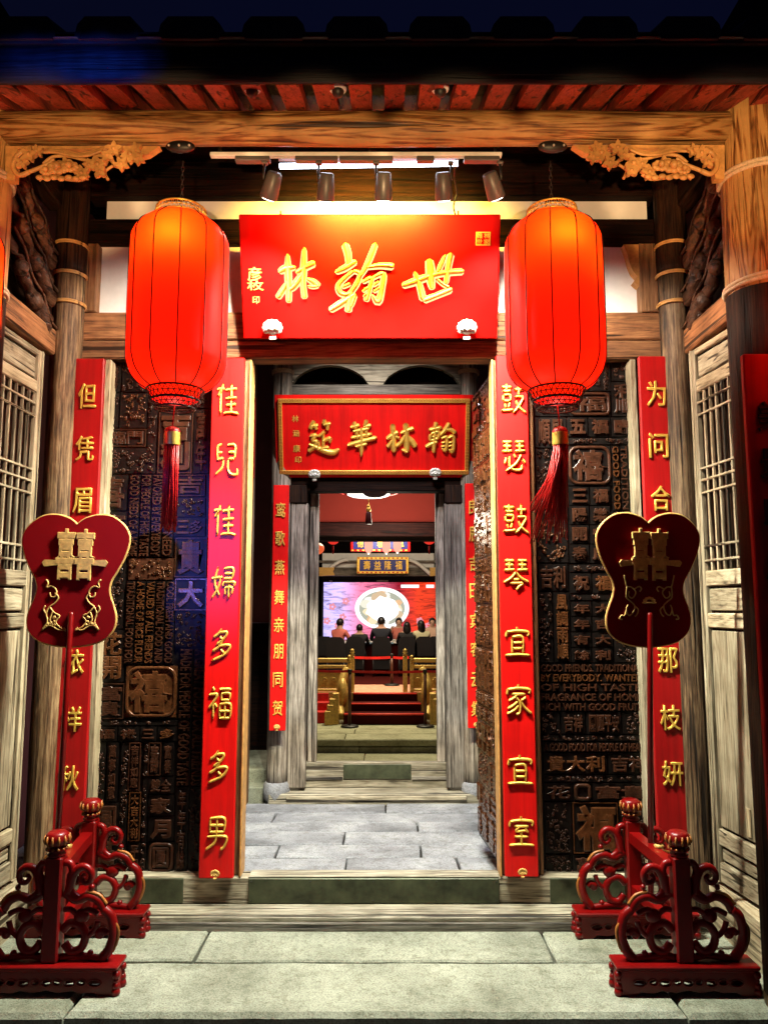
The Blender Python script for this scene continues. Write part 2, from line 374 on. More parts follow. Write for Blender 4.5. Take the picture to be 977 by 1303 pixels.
# ------------------------------------------------------------------ lettering
_G = {}
def glyph(ch, bold=0.0, rot=0, bev=0.012):
    k = (ch, bold, rot, bev)
    if k in _G: return _G[k]
    cu = bpy.data.curves.new('g', 'FONT'); cu.body = ch; cu.size = 1; cu.extrude = 0.05; cu.offset = bold
    cu.resolution_u = 2; cu.bevel_depth = bev; cu.bevel_resolution = 0
    ob = bpy.data.objects.new('g', cu); COL.objects.link(ob); bpy.context.view_layer.update()
    dg = bpy.context.evaluated_depsgraph_get()
    me = bpy.data.meshes.new_from_object(ob.evaluated_get(dg)); me.name = 'lettering'
    bpy.data.objects.remove(ob); bpy.data.curves.remove(cu)
    me.transform(Matrix.Rotation(R(90), 4, 'X') @ Matrix.Rotation(rot, 4, 'Z'))
    if len(me.vertices):
        lo = [min(v.co[i] for v in me.vertices) for i in range(3)]; hi = [max(v.co[i] for v in me.vertices) for i in range(3)]
        d = [max(1e-4, hi[i]-lo[i]) for i in range(3)]
        for v in me.vertices: v.co = [((v.co[i]-lo[i])/d[i]-0.5) for i in range(3)]
    me.materials.clear(); _G[k] = me
    return me
def put(ch, x, y, z, w, h, t, mat, parent, bold=0.0, name='character', rot=0):
    src = glyph(ch, bold, rot); key = (ch, bold, rot, mat.name)
    if key not in _G:
        me = src.copy(); me.materials.append(mat); _G[key] = me
    o = bpy.data.objects.new(name, _G[key]); COL.objects.link(o)
    o.parent = parent; o.location = Vector((x, y, z))-WL[parent]; o.scale = (w, t, h)
    WL[o] = Vector((x, y, z)); return o
WB = 1.3
def brush(mb, pts, conv, sc, y, k, depth=0.012):
    """one rounded brush stroke; pts = (u, v, half-width)"""
    c = catmull([(p[0], p[1], p[2]*WB) for p in pts], 5)
    n = len(c); vs = []; sec = 6
    for i, p in enumerate(c):
        a = c[max(0, i-1)]; b = c[min(n-1, i+1)]; t = Vector((b.x-a.x, b.y-a.y)); t = t.normalized() if t.length > 0 else Vector((1, 0))
        nn = Vector((-t.y, t.x)); w = p.z*(0.55 if i in (0, n-1) else 1)
        for j in range(sec+1):
            q = -1+2*j/sec; u = p.x+nn.x*w*q; v = p.y+nn.y*w*q
            X, Z = conv(u, v); vs.append((X, y-(depth+k*0.0006)*(1-q*q)**0.5-0.0005, Z))
        
    fs = []
    for i in range(n-1):
        for j in range(sec):
            a = i*(sec+1)+j; fs.append((a, a+1, a+sec+2, a+sec+1))
    for e in (0, (n-1)*(sec+1)): fs.append(tuple(e+j for j in range(sec+1)))
    mb.add(vs, fs, True)
def rosette(parent, x, y, z, r, mat=None):
    mb = MB()
    mb.ball((x, y-.01, z), r*.62, 12, 6, 1.15, .35, .8)
    for k in range(9):
        a = R(-30+k*30); mb.ball((x+math.cos(a)*r*.68, y-.012, z+math.sin(a)*r*.5+r*.12), r*.3, 8, 5, 1, .6, 1)
    for k in range(5): mb.ball((x+(k-2)*r*.28, y-.03, z+r*.1*(k % 2)), r*.16, 6, 4)
    mb.box(x-r*.32, x+r*.32, y-.02, y+.005, z-r*.95, z-r*.62, .003)
    return part('rosette', mb, mat or M['silver'], parent)
# ================================================================== SETTING
YW = 4.30            # face of the gate wall
X0 = -0.085          # middle of the bay
def wob(mb, amt, sc=3.0):
    from mathutils import noise as N
    for v in mb.v:
        d = N.noise_vector(v*sc); v += d*amt
    return mb
def slab(x0, x1, y0, y1, z0, z1, c=0.008, n=6):
    """a stone slab with slightly uneven edges"""
    mb = MB(); pts = []
    def edge(a, b, k):
        for i in range(k):
            t = i/k; pts.append((a[0]+(b[0]-a[0])*t+random.uniform(-1, 1)*.0045, a[1]+(b[1]-a[1])*t+random.uniform(-1, 1)*.0045))
    kx = max(2, int((x1-x0)/.12)); ky = max(2, int((y1-y0)/.12))
    edge((x0, y0), (x1, y0), kx); edge((x1, y0), (x1, y1), ky); edge((x1, y1), (x0, y1), kx); edge((x0, y1), (x0, y0), ky)
    cx, cy = (x0+x1)/2, (y0+y1)/2; m = len(pts)
    def inset(p, d):
        return (p[0]+(d if p[0] < cx else -d) if abs(p[0]-cx) > abs(x1-x0)/2-.02 else p[0],
                p[1]+(d if p[1] < cy else -d) if abs(p[1]-cy) > abs(y1-y0)/2-.02 else p[1])
    ins = [inset(p, c) for p in pts]
    vs = [(p[0], p[1], z0) for p in pts]+[(p[0], p[1], z1-c) for p in pts]+[(p[0], p[1], z1) for p in ins]
    fs = []
    for i in range(m):
        j = (i+1) % m; fs.append((i, j, j+m, i+m)); fs.append((i+m, j+m, j+2*m, i+2*m))
    mb.add(vs, fs); o = len(mb.v)-m
    mb.f.append(tuple(o+i for i in range(m))); mb.sm.append(False)
    return mb
# street
shape('street_ground', MB().box(-60, 60, -60, 3.22, -0.30, -0.16), M['ground'], None, None, kind='structure')
shape('ground', MB().box(-60, 60, 3.24, 60, -1.2, -0.72), M['joint'], None, None, kind='structure')
# porch floor
pf = root('porch_floor', (0, 3.8, 0), kind='structure')
part('floor_bed', MB().box(-3.0, 3.0, 3.32, 4.28, -0.7, -0.035), M['joint'], pf)
xa, xb = P(86, 1285, 0).x, 0
def fx(x, y, z=0.0): Y = Yfloor(y, z); return Xof(x, y, Y)
yA, yB, yC = Yfloor(1291, 0), Yfloor(1223, 0), Yfloor(1184, 0)
j1, j2 = fx(86, 1285), fx(870, 1285)
for a, b in ((-3.0, j1), (j1, j2), (j2, 3.0)):
    part('stone_slab', slab(a+.006, b-.006, yA, yB-.010, -.16, 0+random.uniform(-.002, .004), .018), M['stone'], pf)
k1, k2 = fx(257, 1203), fx(697, 1203)
for a, b in ((-3.0, k1), (k1, k2), (k2, 3.0)):
    part('stone_slab', slab(a+.006, b-.006, yB+.009, yC+.03, -.16, random.uniform(-.004, .003)), M['stone'], pf)
part('kerb_face', MB().box(-3.0, 3.0, yA+.03, yA+.06, -0.72, -0.10), M['stone'], pf)

# ------------------------------------------------------------------ gatehouse
gh = root('gatehouse', (X0, YW, 0), 'old timber gatehouse with carved eave, plaster band and open double gate in the middle', 'building')
Ys = Yfloor(1184, 0)   # 4.11
# timber step: two planks with the worn front
st = MB().box(-1.78, 1.62, Ys, 4.275, -0.05, 0.066, .008); part('timber_step', wob(st, .002), M['pale_x'], gh)
part('step_plank', MB().box(-1.78, 1.62, Ys-.012, Ys-.001, -0.03, 0.040, .004), M['grey_x'], gh)
# threshold
zt = 0.197
part('threshold', MB().box(-1.78, 1.62, YW-.025, YW+.075, .060, zt, .006), M['pale_x'], gh)
def yplate(x0, x1, y0, y1, Y, th, name, mat, parent, c=.004):
    ym = (y0+y1)/2
    return part(name, MB().box(Xof(x0, ym, Y), Xof(x1, ym, Y), Y, Y+th, Zof(y1, Y), Zof(y0, Y), c), mat, parent)
Yp = YW-.040
for x0, x1 in ((316, 635), (168, 233), (700, 800)):
    p = yplate(x0, x1, 1118, 1150, Yp, .014, 'kick_plate', M['plate'], gh, .003)
nail = MB()
for x in (320, 395, 475, 555, 631):
    for y in (1122, 1146): nail.ball(P(x, y, Yp-.001), .004, 6, 4)
part('plate_nails', nail, M['iron'], gh)
# thin pale-wood lip added so the threshold top reads as lit
part('threshold_lip', MB().box(Xof(316, 1115, Yp), Xof(635, 1115, Yp), YW-.027, YW+.077, zt-.001, zt+.004, .002), M['pale_x'], gh)
# columns of the wall
def column(x, y, r, z0, z1, mat, parent, amp=.03, n=28, name='round_column', m=26, taper=0.0):
    from mathutils import noise as N
    prof = [(r*(1-taper*i/m), z0+(z1-z0)*i/m) for i in range(m+1)]
    def f(a, z): return 1+amp*N.noise(Vector((math.cos(a)*1.6+x*5, math.sin(a)*1.6, z*1.1)))+amp*.5*N.noise(Vector((math.cos(a)*6, math.sin(a)*6, z*.8+x)))
    mb = MB().lathe(prof, x, y, n, True, True, f=f)
    return part(name, mb, mat, parent)
xl, xr = -1.80, 1.655
cl = column(xl, YW-.03, .083, 0.0, 3.48, M['grey_z'], gh, .10); cr = column(xr, YW-.03, .083, 0.0, 3.48, M['grey_z'], gh, .10)
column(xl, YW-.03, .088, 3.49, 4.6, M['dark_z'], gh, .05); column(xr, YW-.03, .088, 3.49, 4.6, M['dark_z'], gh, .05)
def ring(cx, cy, z, r, rad, parent, mat=None, turns=2, name='rope_ring', tilt=0):
    mb = MB()
    for t in range(turns):
        mb.tube([(cx+r*math.cos(2*math.pi*k/28), cy+r*math.sin(2*math.pi*k/28), z+t*rad*1.7+tilt*math.cos(2*math.pi*k/28)) for k in range(28)], rad, 6, closed=True)
    return part(name, mb, mat or M['rope'], parent)
for cx in (xl, xr):
    for yy in (311, 349, 386): ring(cx, YW-.03, Zof(yy, YW-.08), .092, .006, gh, M['carve'], 2)
# horizontal members over the gate (pixel rows read at the wall face)
def beam(x0, x1, y0, y1, Y, th, mat, name, parent=gh, c=.008, w=.003):
    ym = (y0+y1)/2
    mb = MB().box(x0, x1, Y, Y+th, Zof(y1, Y), Zof(y0, Y), c)
    return part(name, mb, mat, parent)
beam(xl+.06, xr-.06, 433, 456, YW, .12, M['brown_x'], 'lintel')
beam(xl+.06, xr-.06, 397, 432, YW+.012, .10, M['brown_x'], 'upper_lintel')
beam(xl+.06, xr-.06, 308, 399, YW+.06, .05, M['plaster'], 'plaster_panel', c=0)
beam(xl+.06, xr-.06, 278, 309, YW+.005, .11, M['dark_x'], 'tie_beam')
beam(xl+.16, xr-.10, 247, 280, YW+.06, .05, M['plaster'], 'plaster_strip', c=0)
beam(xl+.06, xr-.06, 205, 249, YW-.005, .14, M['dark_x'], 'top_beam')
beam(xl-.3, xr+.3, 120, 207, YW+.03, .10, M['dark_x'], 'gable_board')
for x0, x1 in ((96, 124), (813, 846)):
    ym = 350; part('short_post', MB().box(Xof(x0, ym, YW), Xof(x1, ym, YW), YW-.004, YW+.10, Zof(397, YW)+.002, Zof(309, YW)-.002, .006), M['brown_z'], gh)
# small carved corbel at the right post
cb = MB(); pts = [P(x, y, YW) for x, y in ((813, 311), (793, 311), (798, 324), (801, 336), (805, 345), (811, 352), (806, 358), (813, 364))]
cb.prism([(p.x, p.z) for p in pts], YW+.0, YW+.06); part('corbel', cb, M['carve'], gh)
# jambs
def zstile(x0, x1, y0, y1, Y, th, mat, name='door_jamb', parent=gh, zb=zt):
    ym = (y0+y1)/2; return part(name, MB().box(Xof(x0, ym, Y), Xof(x1, ym, Y), Y, Y+th, zb+.001, Zof(y0, Y)-.001, .005), mat, parent)
zstile(262, 312, 457, 1112, YW+.0, .10, M['brown_z'])
zstile(633, 684, 457, 1112, YW+.0, .10, M['brown_z'])
zstile(86, 124, 457, 1112, YW+.03, .08, M['dark_z']); zstile(822, 872, 457, 1112, YW+.03, .08, M['dark_z'])
for x0, x1 in ((119, 128), (813.5, 822)):
    zstile(x0, x1, 457, 1112, YW-.012, .11, M['pale_z'], 'door_frame_edge')
for x0, x1 in ((311, 313.5), (630.5, 633)):
    zstile(x0, x1, 457, 1112, YW-.030, .12, M['carve'], 'gilt_jamb_edge')

# ------------------------------------------------------------------ carved lettering panels
YR = YW+.075
def rounded(x0, x1, z0, z1, r, k=4):
    pts = []
    for cx, cz, a0 in ((x1-r, z1-r, 0), (x0+r, z1-r, 90), (x0+r, z0+r, 180), (x1-r, z0+r, 270)):
        for i in range(k+1):
            a = R(a0+90*i/k); pts.append((cx+r*math.cos(a), cz+r*math.sin(a)))
    return pts
def block(panel, x0, y0, x1, y1, txt, mode='cell', rot=0, mat=None, Y=YR, boldness=.010, bulge=.014):
    """one carved block: a shallow framed field with raised characters"""
    X_0, X_1 = Xof(x0, (y0+y1)/2, Y), Xof(x1, (y0+y1)/2, Y); Z1, Z0 = Zof(y0, Y), Zof(y1, Y)
    g = .0022; X_0 += g; X_1 -= g; Z0 += g; Z1 -= g
    w, h = X_1-X_0, Z1-Z0; mb = MB()
    mb.box(X_0, X_1, Y-.004, Y+.010, Z0, Z1)
    pad = .012 if mode != 'line' else .004
    if mode in ('frame', 'round'):
        t = .0045 if mode == 'frame' else .016
        if mode == 'frame':
            mb.box(X_0, X_1, Y-.010, Y-.0045, Z0, Z0+t); mb.box(X_0, X_1, Y-.010, Y-.0045, Z1-t, Z1)
            mb.box(X_0, X_0+t, Y-.010, Y-.0045, Z0+t, Z1-t); mb.box(X_1-t, X_1, Y-.010, Y-.0045, Z0+t, Z1-t)
        else:
            o = rounded(X_0, X_1, Z0, Z1, min(w, h)*.24, 5); path = [(x, Y-.008, z) for x, z in rounded(X_0+t*.6, X_1-t*.6, Z0+t*.6, Z1-t*.6, min(w, h)*.2, 5)]
            mb.tube(path, t*.62, 6, .8, closed=True)
        pad = t+.008
    if mode == 'line': pad = .0035
    if mode == 'vine':
        for k in range(max(2, int(w*h/.00065))):
            cx, cz = random.uniform(X_0+.01, X_1-.01), random.uniform(Z0+.01, Z1-.01); r = random.uniform(.006, .014); a0 = random.uniform(0, 6)
            mb.tube([(cx+r*(1-.12*i)*math.cos(a0+i*.8), Y-.007-.003*(k % 3), cz+r*(1-.12*i)*math.sin(a0+i*.8)) for i in range(7)], .0034, 5)
    elif txt:
        cells = txt if mode != 'line' else [txt]
        n = len(cells); vert = (h > w*1.15) and mode != 'line'
        for i, ch in enumerate(cells):
            if ch == ' ': continue
            me = glyph(ch, boldness if mode != 'line' else .0, rot, .02)
            if mode == 'line': cw, chh = w-2*pad, h-2*pad; cx, cz = (X_0+X_1)/2, (Z0+Z1)/2
            elif vert: cw = w-2*pad; chh = (h-2*pad)/n-.004*(n > 1); cx = (X_0+X_1)/2; cz = Z1-pad-(i+.5)*(h-2*pad)/n
            else: chh = h-2*pad; cw = (w-2*pad)/n-.004*(n > 1); cz = (Z0+Z1)/2; cx = X_0+pad+(i+.5)*(w-2*pad)/n
            mb.mesh(me, Matrix.Translation((cx, Y-.004-bulge/2+.001, cz)) @ Matrix.Diagonal((cw, bulge, chh, 1)))
    o = part('carved_block', mb, mat or M['relief'], panel)
    o.data.materials.append(M['relief_brass'] if mat or random.random() < .12 else M['relief_hi'])
    mi = [0 if i < 6 else 1 for i in range(len(mb.f))]; o.data.polygons.foreach_set('material_index', mi)
    return o
def panel_back(x0, x1, name='carved_panel', Y=YR):
    ym = 780
    p = part(name, MB().box(Xof(x0, ym, Y), Xof(x1, ym, Y), Y+.008, Y+.05, zt+.002, Zof(457, Y)-.001), M['relief'], gh); return p
lp = panel_back(118, 270)
RV = -math.pi/2   # lettering that reads from top to bottom
B = lambda *a, **k: block(lp, *a, **k)
B(137, 461, 155, 499, '喜喜'); B(156, 461, 188, 499, '', 'vine'); B(137, 500, 152, 545, '', 'vine'); B(153, 500, 188, 545, '', 'vine')
B(137, 546, 187, 569, '臨門', 'frame'); B(137, 570, 188, 603, '', 'vine'); B(189, 461, 201, 603, '', 'vine')
B(202, 461, 246, 520, '大', 'frame'); B(202, 521, 246, 603, '吉利', 'frame', boldness=.03)
B(247, 461, 267, 520, '', 'vine'); B(247, 521, 267, 603, '萬年', 'cell')
B(127, 604, 163, 650, '喜', 'cell'); B(127, 651, 163, 700, '富貴')
texts = ['GOOD NEEDS OF A HOME', 'FOR PEOPLE OF HIGH TASTE', 'FAVORED BY EVERYBODY', 'A FRIEND IN NEED']
for i, t in enumerate(texts): B(164+i*14.5, 604, 164+(i+1)*14.5-.5, 709, t, 'line', RV)
B(222.5, 604, 262, 632, '吉', 'frame'); B(222.5, 633, 262, 658, '', 'vine'); B(222.5, 659, 262, 683, '三多')
B(164, 710, 222, 738, '', 'vine', mat=M['relief_hi']); B(223, 684, 264, 735, '貴', 'frame', boldness=.03); B(223, 736, 264, 777, '大', 'frame', boldness=.03); B(223, 778, 264, 824, '', 'vine')
texts = ['TRADITIONAL FOOD FOR', 'A HOME OF RICE FLOUR', 'VALUED BY ALL FRIENDS', 'TRADITIONAL FOOD AND', 'COOL FRESH AND GOOD']
for i, t in enumerate(texts): B(160+i*12.6, 739, 160+(i+1)*12.6-.4, 845, t, 'line', RV)
B(126, 701, 159, 800, '', 'vine'); B(124, 801, 159, 868, '花開'); B(124, 869, 159, 915, '富貴', 'frame')
B(160, 847, 226, 913, '禧', 'round', boldness=.02, mat=M['relief_brass'])
B(227, 825, 244, 1000, 'MADE FOR PEOPLE OF GOOD TASTE', 'line', RV); B(245, 825, 262, 1000, 'A GREAT FOOD FOR ALL FRIENDS', 'line', RV)
B(122, 916, 226, 923, '', 'vine'); B(122, 924, 150, 943, '福'); B(151, 924, 178, 943, '祿'); B(179, 924, 200, 943, '三'); B(201, 924, 226, 943, '多')
B(120, 944, 135, 1020, '', 'vine'); B(136, 944, 151, 1020, '萬事如意'); B(152, 944, 163, 1110, '', 'vine'); B(164, 944, 180, 1006, '吉祥如意', 'frame'); B(164, 1007, 180, 1070, '大吉大利', 'frame'); B(164, 1071, 180, 1110, '平安')
B(181, 944, 188, 1110, '', 'vine'); B(189, 944, 206, 987, '壽', 'frame'); B(207, 944, 222, 987, '富春'); B(189, 988, 222, 1010, '雙全'); B(189, 1011, 222, 1038, '家', 'cell', boldness=.03)
B(189, 1039, 222, 1070, '月', 'cell', boldness=.03); B(189, 1071, 222, 1110, '圓', 'round'); B(223, 1001, 240, 1110, '年年有餘'); B(241, 1001, 262, 1110, '', 'vine'); B(120, 1021, 151, 1110, '圓滿')
rp = panel_back(672, 826)
B = lambda *a, **k: block(rp, *a, **k)
B(680, 461, 722, 530, '', 'vine'); B(723, 461, 748, 498, '春', 'cell'); B(723, 499, 776, 530, '福', 'round'); B(749, 461, 776, 498, '', 'vine'); B(777, 461, 813, 485, '', 'vine'); B(777, 486, 813, 530, '和順')
B(680, 531, 720, 570, '順風'); B(721, 531, 747, 556, '五', boldness=.03); B(748, 531, 776, 556, '福', boldness=.03); B(777, 531, 806, 556, '臨', boldness=.03)
B(721, 557, 806, 566, '', 'vine'); B(722, 567, 777, 618, '禧', 'round', boldness=.02)
for i, t in enumerate(['GOOD FOOD', 'TRADITION', 'FRAGRANCE']): B(778+i*10.6, 567, 778+(i+1)*10.6-.4, 650, t, 'line', RV)
for i, (a, b) in enumerate(zip('三陽開泰', '福樂安康')):
    B(724, 619+i*24.5, 749, 643+i*24.5, a, boldness=.02); B(750, 619+i*24.5, 776, 643+i*24.5, b, boldness=.02)
B(681, 571, 700, 660, '', 'vine'); B(701, 571, 721, 660, '萬事如意'); B(682, 661, 722, 716, '', 'vine'); B(683, 717, 722, 752, '吉利'); B(777, 651, 810, 717, '', 'vine')
B(724, 718, 812, 728, '', 'vine'); B(725, 729, 752, 755, '祝', boldness=.02); B(753, 729, 781, 755, '福', boldness=.02); B(725, 756, 812, 764, '', 'vine'); B(782, 729, 812, 755, '', 'vine')
for i, (a, b) in enumerate(zip('年年有餘', '大吉大利')):
    B(726, 765+i*19.7, 752, 784+i*19.7, a, boldness=.02); B(753, 765+i*19.7, 779, 784+i*19.7, b, boldness=.02)
B(780, 765, 814, 843, '', 'vine'); B(684, 753, 703, 843, '', 'vine'); B(704, 753, 725, 843, '風調雨順')
for i, t in enumerate(['GOOD FRIENDS. TRADITIONAL', 'BY EVERYBODY. WANTED', 'OF HIGH TASTE', 'FRAGRANCE OF HOME', 'RICH WITH GOOD FRUIT']): B(686, 844+i*12.3, 816, 856+i*12.3, t, 'line')
B(688, 906, 712, 934, '', 'vine'); B(713, 906, 744, 934, '吉祥'); B(745, 906, 790, 934, '團圓平安'); B(791, 906, 818, 934, '', 'vine')
B(690, 935, 820, 943, '', 'vine'); B(690, 944, 822, 957, 'A GOOD FOOD FOR PEOPLE OF HEART', 'line'); B(691, 958, 772, 985, '貴大利', 'cell'); B(773, 958, 824, 985, '吉祥', 'cell')
B(692, 986, 824, 995, '', 'vine'); B(692, 996, 728, 1019, '花'); B(729, 996, 752, 1019, '', 'round'); B(753, 996, 824, 1019, '富貴')
B(693, 1020, 727, 1086, '', 'vine'); B(728, 1020, 786, 1086, '福', 'frame', boldness=.03); B(787, 1020, 826, 1086, '', 'vine'); B(694, 1087, 727, 1111, '', 'vine'); B(728, 1087, 826, 1111, '萬事興', 'cell')

# ------------------------------------------------------------------ open gate leaves (folded into the hall)
def leaf(hx, hy, ex, ey, z0, z1, name='gate_leaf'):
    d = Vector((ex-hx, ey-hy, 0)); L = d.length; d.normalize(); nrm = Vector((-d.y, d.x, 0))
    if nrm.x*(-hx) < 0: nrm = -nrm                      # faces the opening
    M4 = Matrix(((d.x, -nrm.x, 0, hx), (d.y, -nrm.y, 0, hy), (0, 0, 1, 0), (0, 0, 0, 1)))
    body = MB().box(0, L, 0, .045, z0, z1, .004).xf(M4); lf = part(name, body, M['relief'], gh)
    return lf, L, M4
for hx, ex, ey in ((Xof(633, 800, YW+.11), Xof(605.5, 800, 5.02), 5.02), (Xof(311.5, 800, YW+.11)-.03, Xof(318, 800, 5.02)-.075, 5.02)):
    lf, L, M4 = leaf(hx, YW+.12, ex, ey, .20, 2.98)
    z = .22; rows = 0
    bank = ['福', '祿壽', '吉祥', '大吉大利', '年年有餘', '三陽', '喜', '春', '萬事如意', '家和', '平安', '富貴']
    while z < 2.95:
        h = random.choice((.09, .13, .19, .26)); h = min(h, 2.96-z); x = .02
        if h < .03: break
        while x < L-.03:
            w = min(random.choice((.08, .12, .18)), L-.02-x)
            if w < .03: break
            mb = MB().box(x+.002, x+w-.002, -.006, -.0005, z+.002, z+h-.002)
            s = random.choice(bank); vert = h > w
            if random.random() < .3:
                for k in range(int(w*h/.0012)+2):
                    cx, cz = random.uniform(x+.012, x+w-.012), random.uniform(z+.012, z+h-.012); r = .010; a0 = random.uniform(0, 6)
                    mb.tube([(cx+r*(1-.12*i)*math.cos(a0+i*.8), -.009, cz+r*(1-.12*i)*math.sin(a0+i*.8)) for i in range(6)], .003, 4)
            else:
                s = s[:max(1, int(max(h, w)/min(h, w)+.4))]; n = len(s)
                for i, ch in enumerate(s):
                    cw, chh = (w-.016, (h-.016)/n) if vert else ((w-.016)/n, h-.016)
                    cx = x+w/2 if vert else x+.008+(i+.5)*cw; cz = z+h-.008-(i+.5)*chh if vert else z+h/2
                    mb.mesh(glyph(ch, .02, 0, .02), Matrix.Translation((cx, -.011, cz)) @ Matrix.Diagonal((cw*.92, .012, chh*.92, 1)))
            part('carved_block', mb.xf(M4), M['relief_brass'], lf); x += w
        z += h

# ------------------------------------------------------------------ lattice side doors
def side_door(fx_, fy, nx, ny, sgn, panels=True):
    """leaf standing along the depth of the porch; f = far edge, n = near edge"""
    d = Vector((nx-fx_, ny-fy, 0)); L = d.length; d.normalize()
    nrm = Vector((-d.y, d.x, 0)); 
    if nrm.x*sgn > 0: nrm = -nrm                      # towards the porch
    M4 = Matrix(((d.x, -nrm.x, 0, fx_), (d.y, -nrm.y, 0, fy), (0, 0, 1, 0), (0, 0, 0, 1)))
    r = part('lattice_door', MB().box(.01, L-.01, .030, .045, .25, 2.98).xf(M4), M['dark_z'], gh)
    pm = lambda nme, mb, mat: part(nme, mb.xf(M4), mat, r)
    zz = {k: Zof(y, 4.02) for k, y in dict(top=441, p1t=449, p1b=481, lt=497, lb=726, p2t=746, p2b=780, p3t=799, p3b=1057, p4t=1078, p4b=1100, bot=1126).items()}
    s = .058
    for a in (0, L-s):
        pm('stile', MB().box(a, a+s, -.004, .03, zz['bot'], zz['top'], .006), M['pale_z'])
        pm('moulding', MB().box(a+s*.35, a+s*.55, -.009, -.0035, zz['bot'], zz['top'], .002), M['pale_z'])
    for a, b in (('p1t', 'top'), ('lt', 'p1b'), ('p2t', 'lb'), ('p3t', 'p2b'), ('p4t', 'p3b'), ('bot', 'p4b')):
        pm('rail', MB().box(s+.001, L-s-.001, -.001, .028, zz[a], zz[b], .006), M['pale_y'])
    for a, b in (('p1b', 'p1t'), ('p2b', 'p2t'), ('p3b', 'p3t'), ('p4b', 'p4t')):
        g = .012
        pm('panel', MB().box(s+g, L-s-g, .010, .029, zz[a]+g, zz[b]-g, .008), M['pale_z'] if a == 'p3b' else M['pale_y'])
        if a == 'p3b': pm('panel_batten', MB().box(L*.66, L*.66+.035, .004, .0095, zz[a]+.03, zz[a]+.16, .003), M['pale_z'])
    n = 6; w = (L-2*s)/(n+.0)
    for i in range(1, n): pm('lattice_bar', MB().box(s+i*w-.006, s+i*w+.006, .004, .020, zz['lb'], zz['lt'], .002), M['pale_z'])
    H = zz['lt']-zz['lb']
    for k, q in enumerate((.055, .135, .43, .50, .565, .87, .94)):
        pm('lattice_crossbar', MB().box(s, L-s, .001, .016, zz['lb']+H*q-.006, zz['lb']+H*q+.006, .002), M['pale_y'])
    return r
side_door(-1.86, 4.13, -1.875, 3.62, -1)
side_door(Xof(877, 480, 4.12), 4.12, Xof(946, 600, 3.66)+.005, 3.66, 1)
# second leaf on the left, towards the eave column, mostly outside the picture; same on the right, half hidden by the column
for sg, fx_, nx, fy in ((-1, -1.878, -1.89, 3.60), (1, 1.735, 1.75, 3.64)):
    part('side_plank', MB().box(fx_, nx+.03*sg, 3.34, fy, .22, 3.0, .004), M['dark_z'], gh)
for sg, xx in ((-1, -1.88), (1, 1.72)):
    part('door_beam', MB().box(xx-.05, xx+.05, 3.33, 4.22, Zof(441, 4.05)+.004, Zof(408, 4.05), .01), M['brown_y'], gh)
    part('side_plinth', MB().box(xx-.06+(.0 if sg > 0 else -.05), xx+.06, 3.33, 4.20, -.02, Zof(1127, 4.06)-.004, .008), M['pale_y'], gh)
    part('side_wall', MB().box(xx+.16*sg, xx+.22*sg, 3.2, 4.3, -.1, 4.8), M['dark_y'], gh)
    # tie beam of the porch with its carved brackets
    part('porch_tie', MB().box(xx-.05, xx+.05, 3.33, 4.24, 3.86, 4.02, .01), M['dark_y'], gh)
    for k in range(3):
        zc = 3.12+k*.21; y0 = 4.20-k*.02; mb = MB()
        pts = [(0, y0, zc-.02), (0, y0-.10, zc+.0), (0, y0-.20, zc+.10), (0, y0-.33, zc+.14), (0, y0-.44, zc+.25), (0, y0-.56, zc+.30)]
        mb.tube([(xx-.02*sg+p.x, p.y, p.z) for p in catmull(pts, 4)], [.055-.0012*i for i in range(21)], 8, .6)
        mb.tube([(xx-.02*sg+p.x, p.y, p.z) for p in catmull([(0, y0-.02, zc+.07), (0, y0-.13, zc+.11), (0, y0-.17, zc+.05), (0, y0-.10, zc+.02)], 4)], .022, 6)
        mb.ball((xx-.03*sg, y0-.42, zc+.20), .045, 9, 6); mb.ball((xx-.03*sg, y0-.25, zc+.09), .05, 9, 6)
        part('scroll_bracket', mb, M['bracket'], gh)
        part('bracket_fillet', MB().tube([(xx-.055*sg, p.y, p.z+.045) for p in catmull(pts, 4)], .008, 5), M['bracket'], gh)

# ------------------------------------------------------------------ eave: columns, log beam, rafters, fascia, tiles
EY = 3.32
def eave_column(x, z0, z1, name='eave_column'):
    return column(x, EY+.02, .155, z0, z1, M['eave_z'], gh, .05, 30, name)
elx, erx = -1.865, 1.70
eave_column(elx, 0, 3.98); ec = eave_column(erx, 0, 3.98)
part('column_cap', MB().lathe([(.150, 3.985), (.150, 4.02), (.13, 4.035)], erx, EY+.02, 24), M['dark_z'], gh)
part('column_cap', MB().lathe([(.150, 3.985), (.150, 4.02), (.13, 4.035)], elx, EY+.02, 24), M['dark_z'], gh)
for cx in (elx, erx):
    ring(cx, EY+.02, Zof(208, EY-.13), .162, .011, gh, M['rope'], 2); ring(cx, EY+.02, Zof(350, EY-.13), .163, .010, gh, M['rope'], 2, tilt=.012 if cx > 0 else -.012)
    part('column_shadow_wrap', MB().lathe([(.160, 0.05), (.160, Zof(356, EY-.15))], cx, EY+.02, 24), M['dark_z'], gh)  # dark sleeve added to put shade on the lower column
zb = (Zof(146, EY)+Zof(189, EY))/2; rb = (Zof(146, EY)-Zof(189, EY))/2*.90
zb += .012
bm_ = MB().lathe([(rb, -1.80), (rb*1.02, -1.2), (rb*.98, -.6), (rb*1.03, 0), (rb, .6), (rb*1.01, 1.2), (rb, 1.56)], 0, 0, 28)
bm_.xf(Matrix.Translation((0, EY, zb)) @ Matrix.Rotation(R(90), 4, 'Y'))
part('eave_beam', wob(bm_, .006, 2.2), M['eave_x'], gh)
0 and part('under_batten', MB().box(-1.72, 1.53, EY-.025, EY+.03, zb-rb-.022, zb-rb-.001, .004), M['eave_x'], gh)
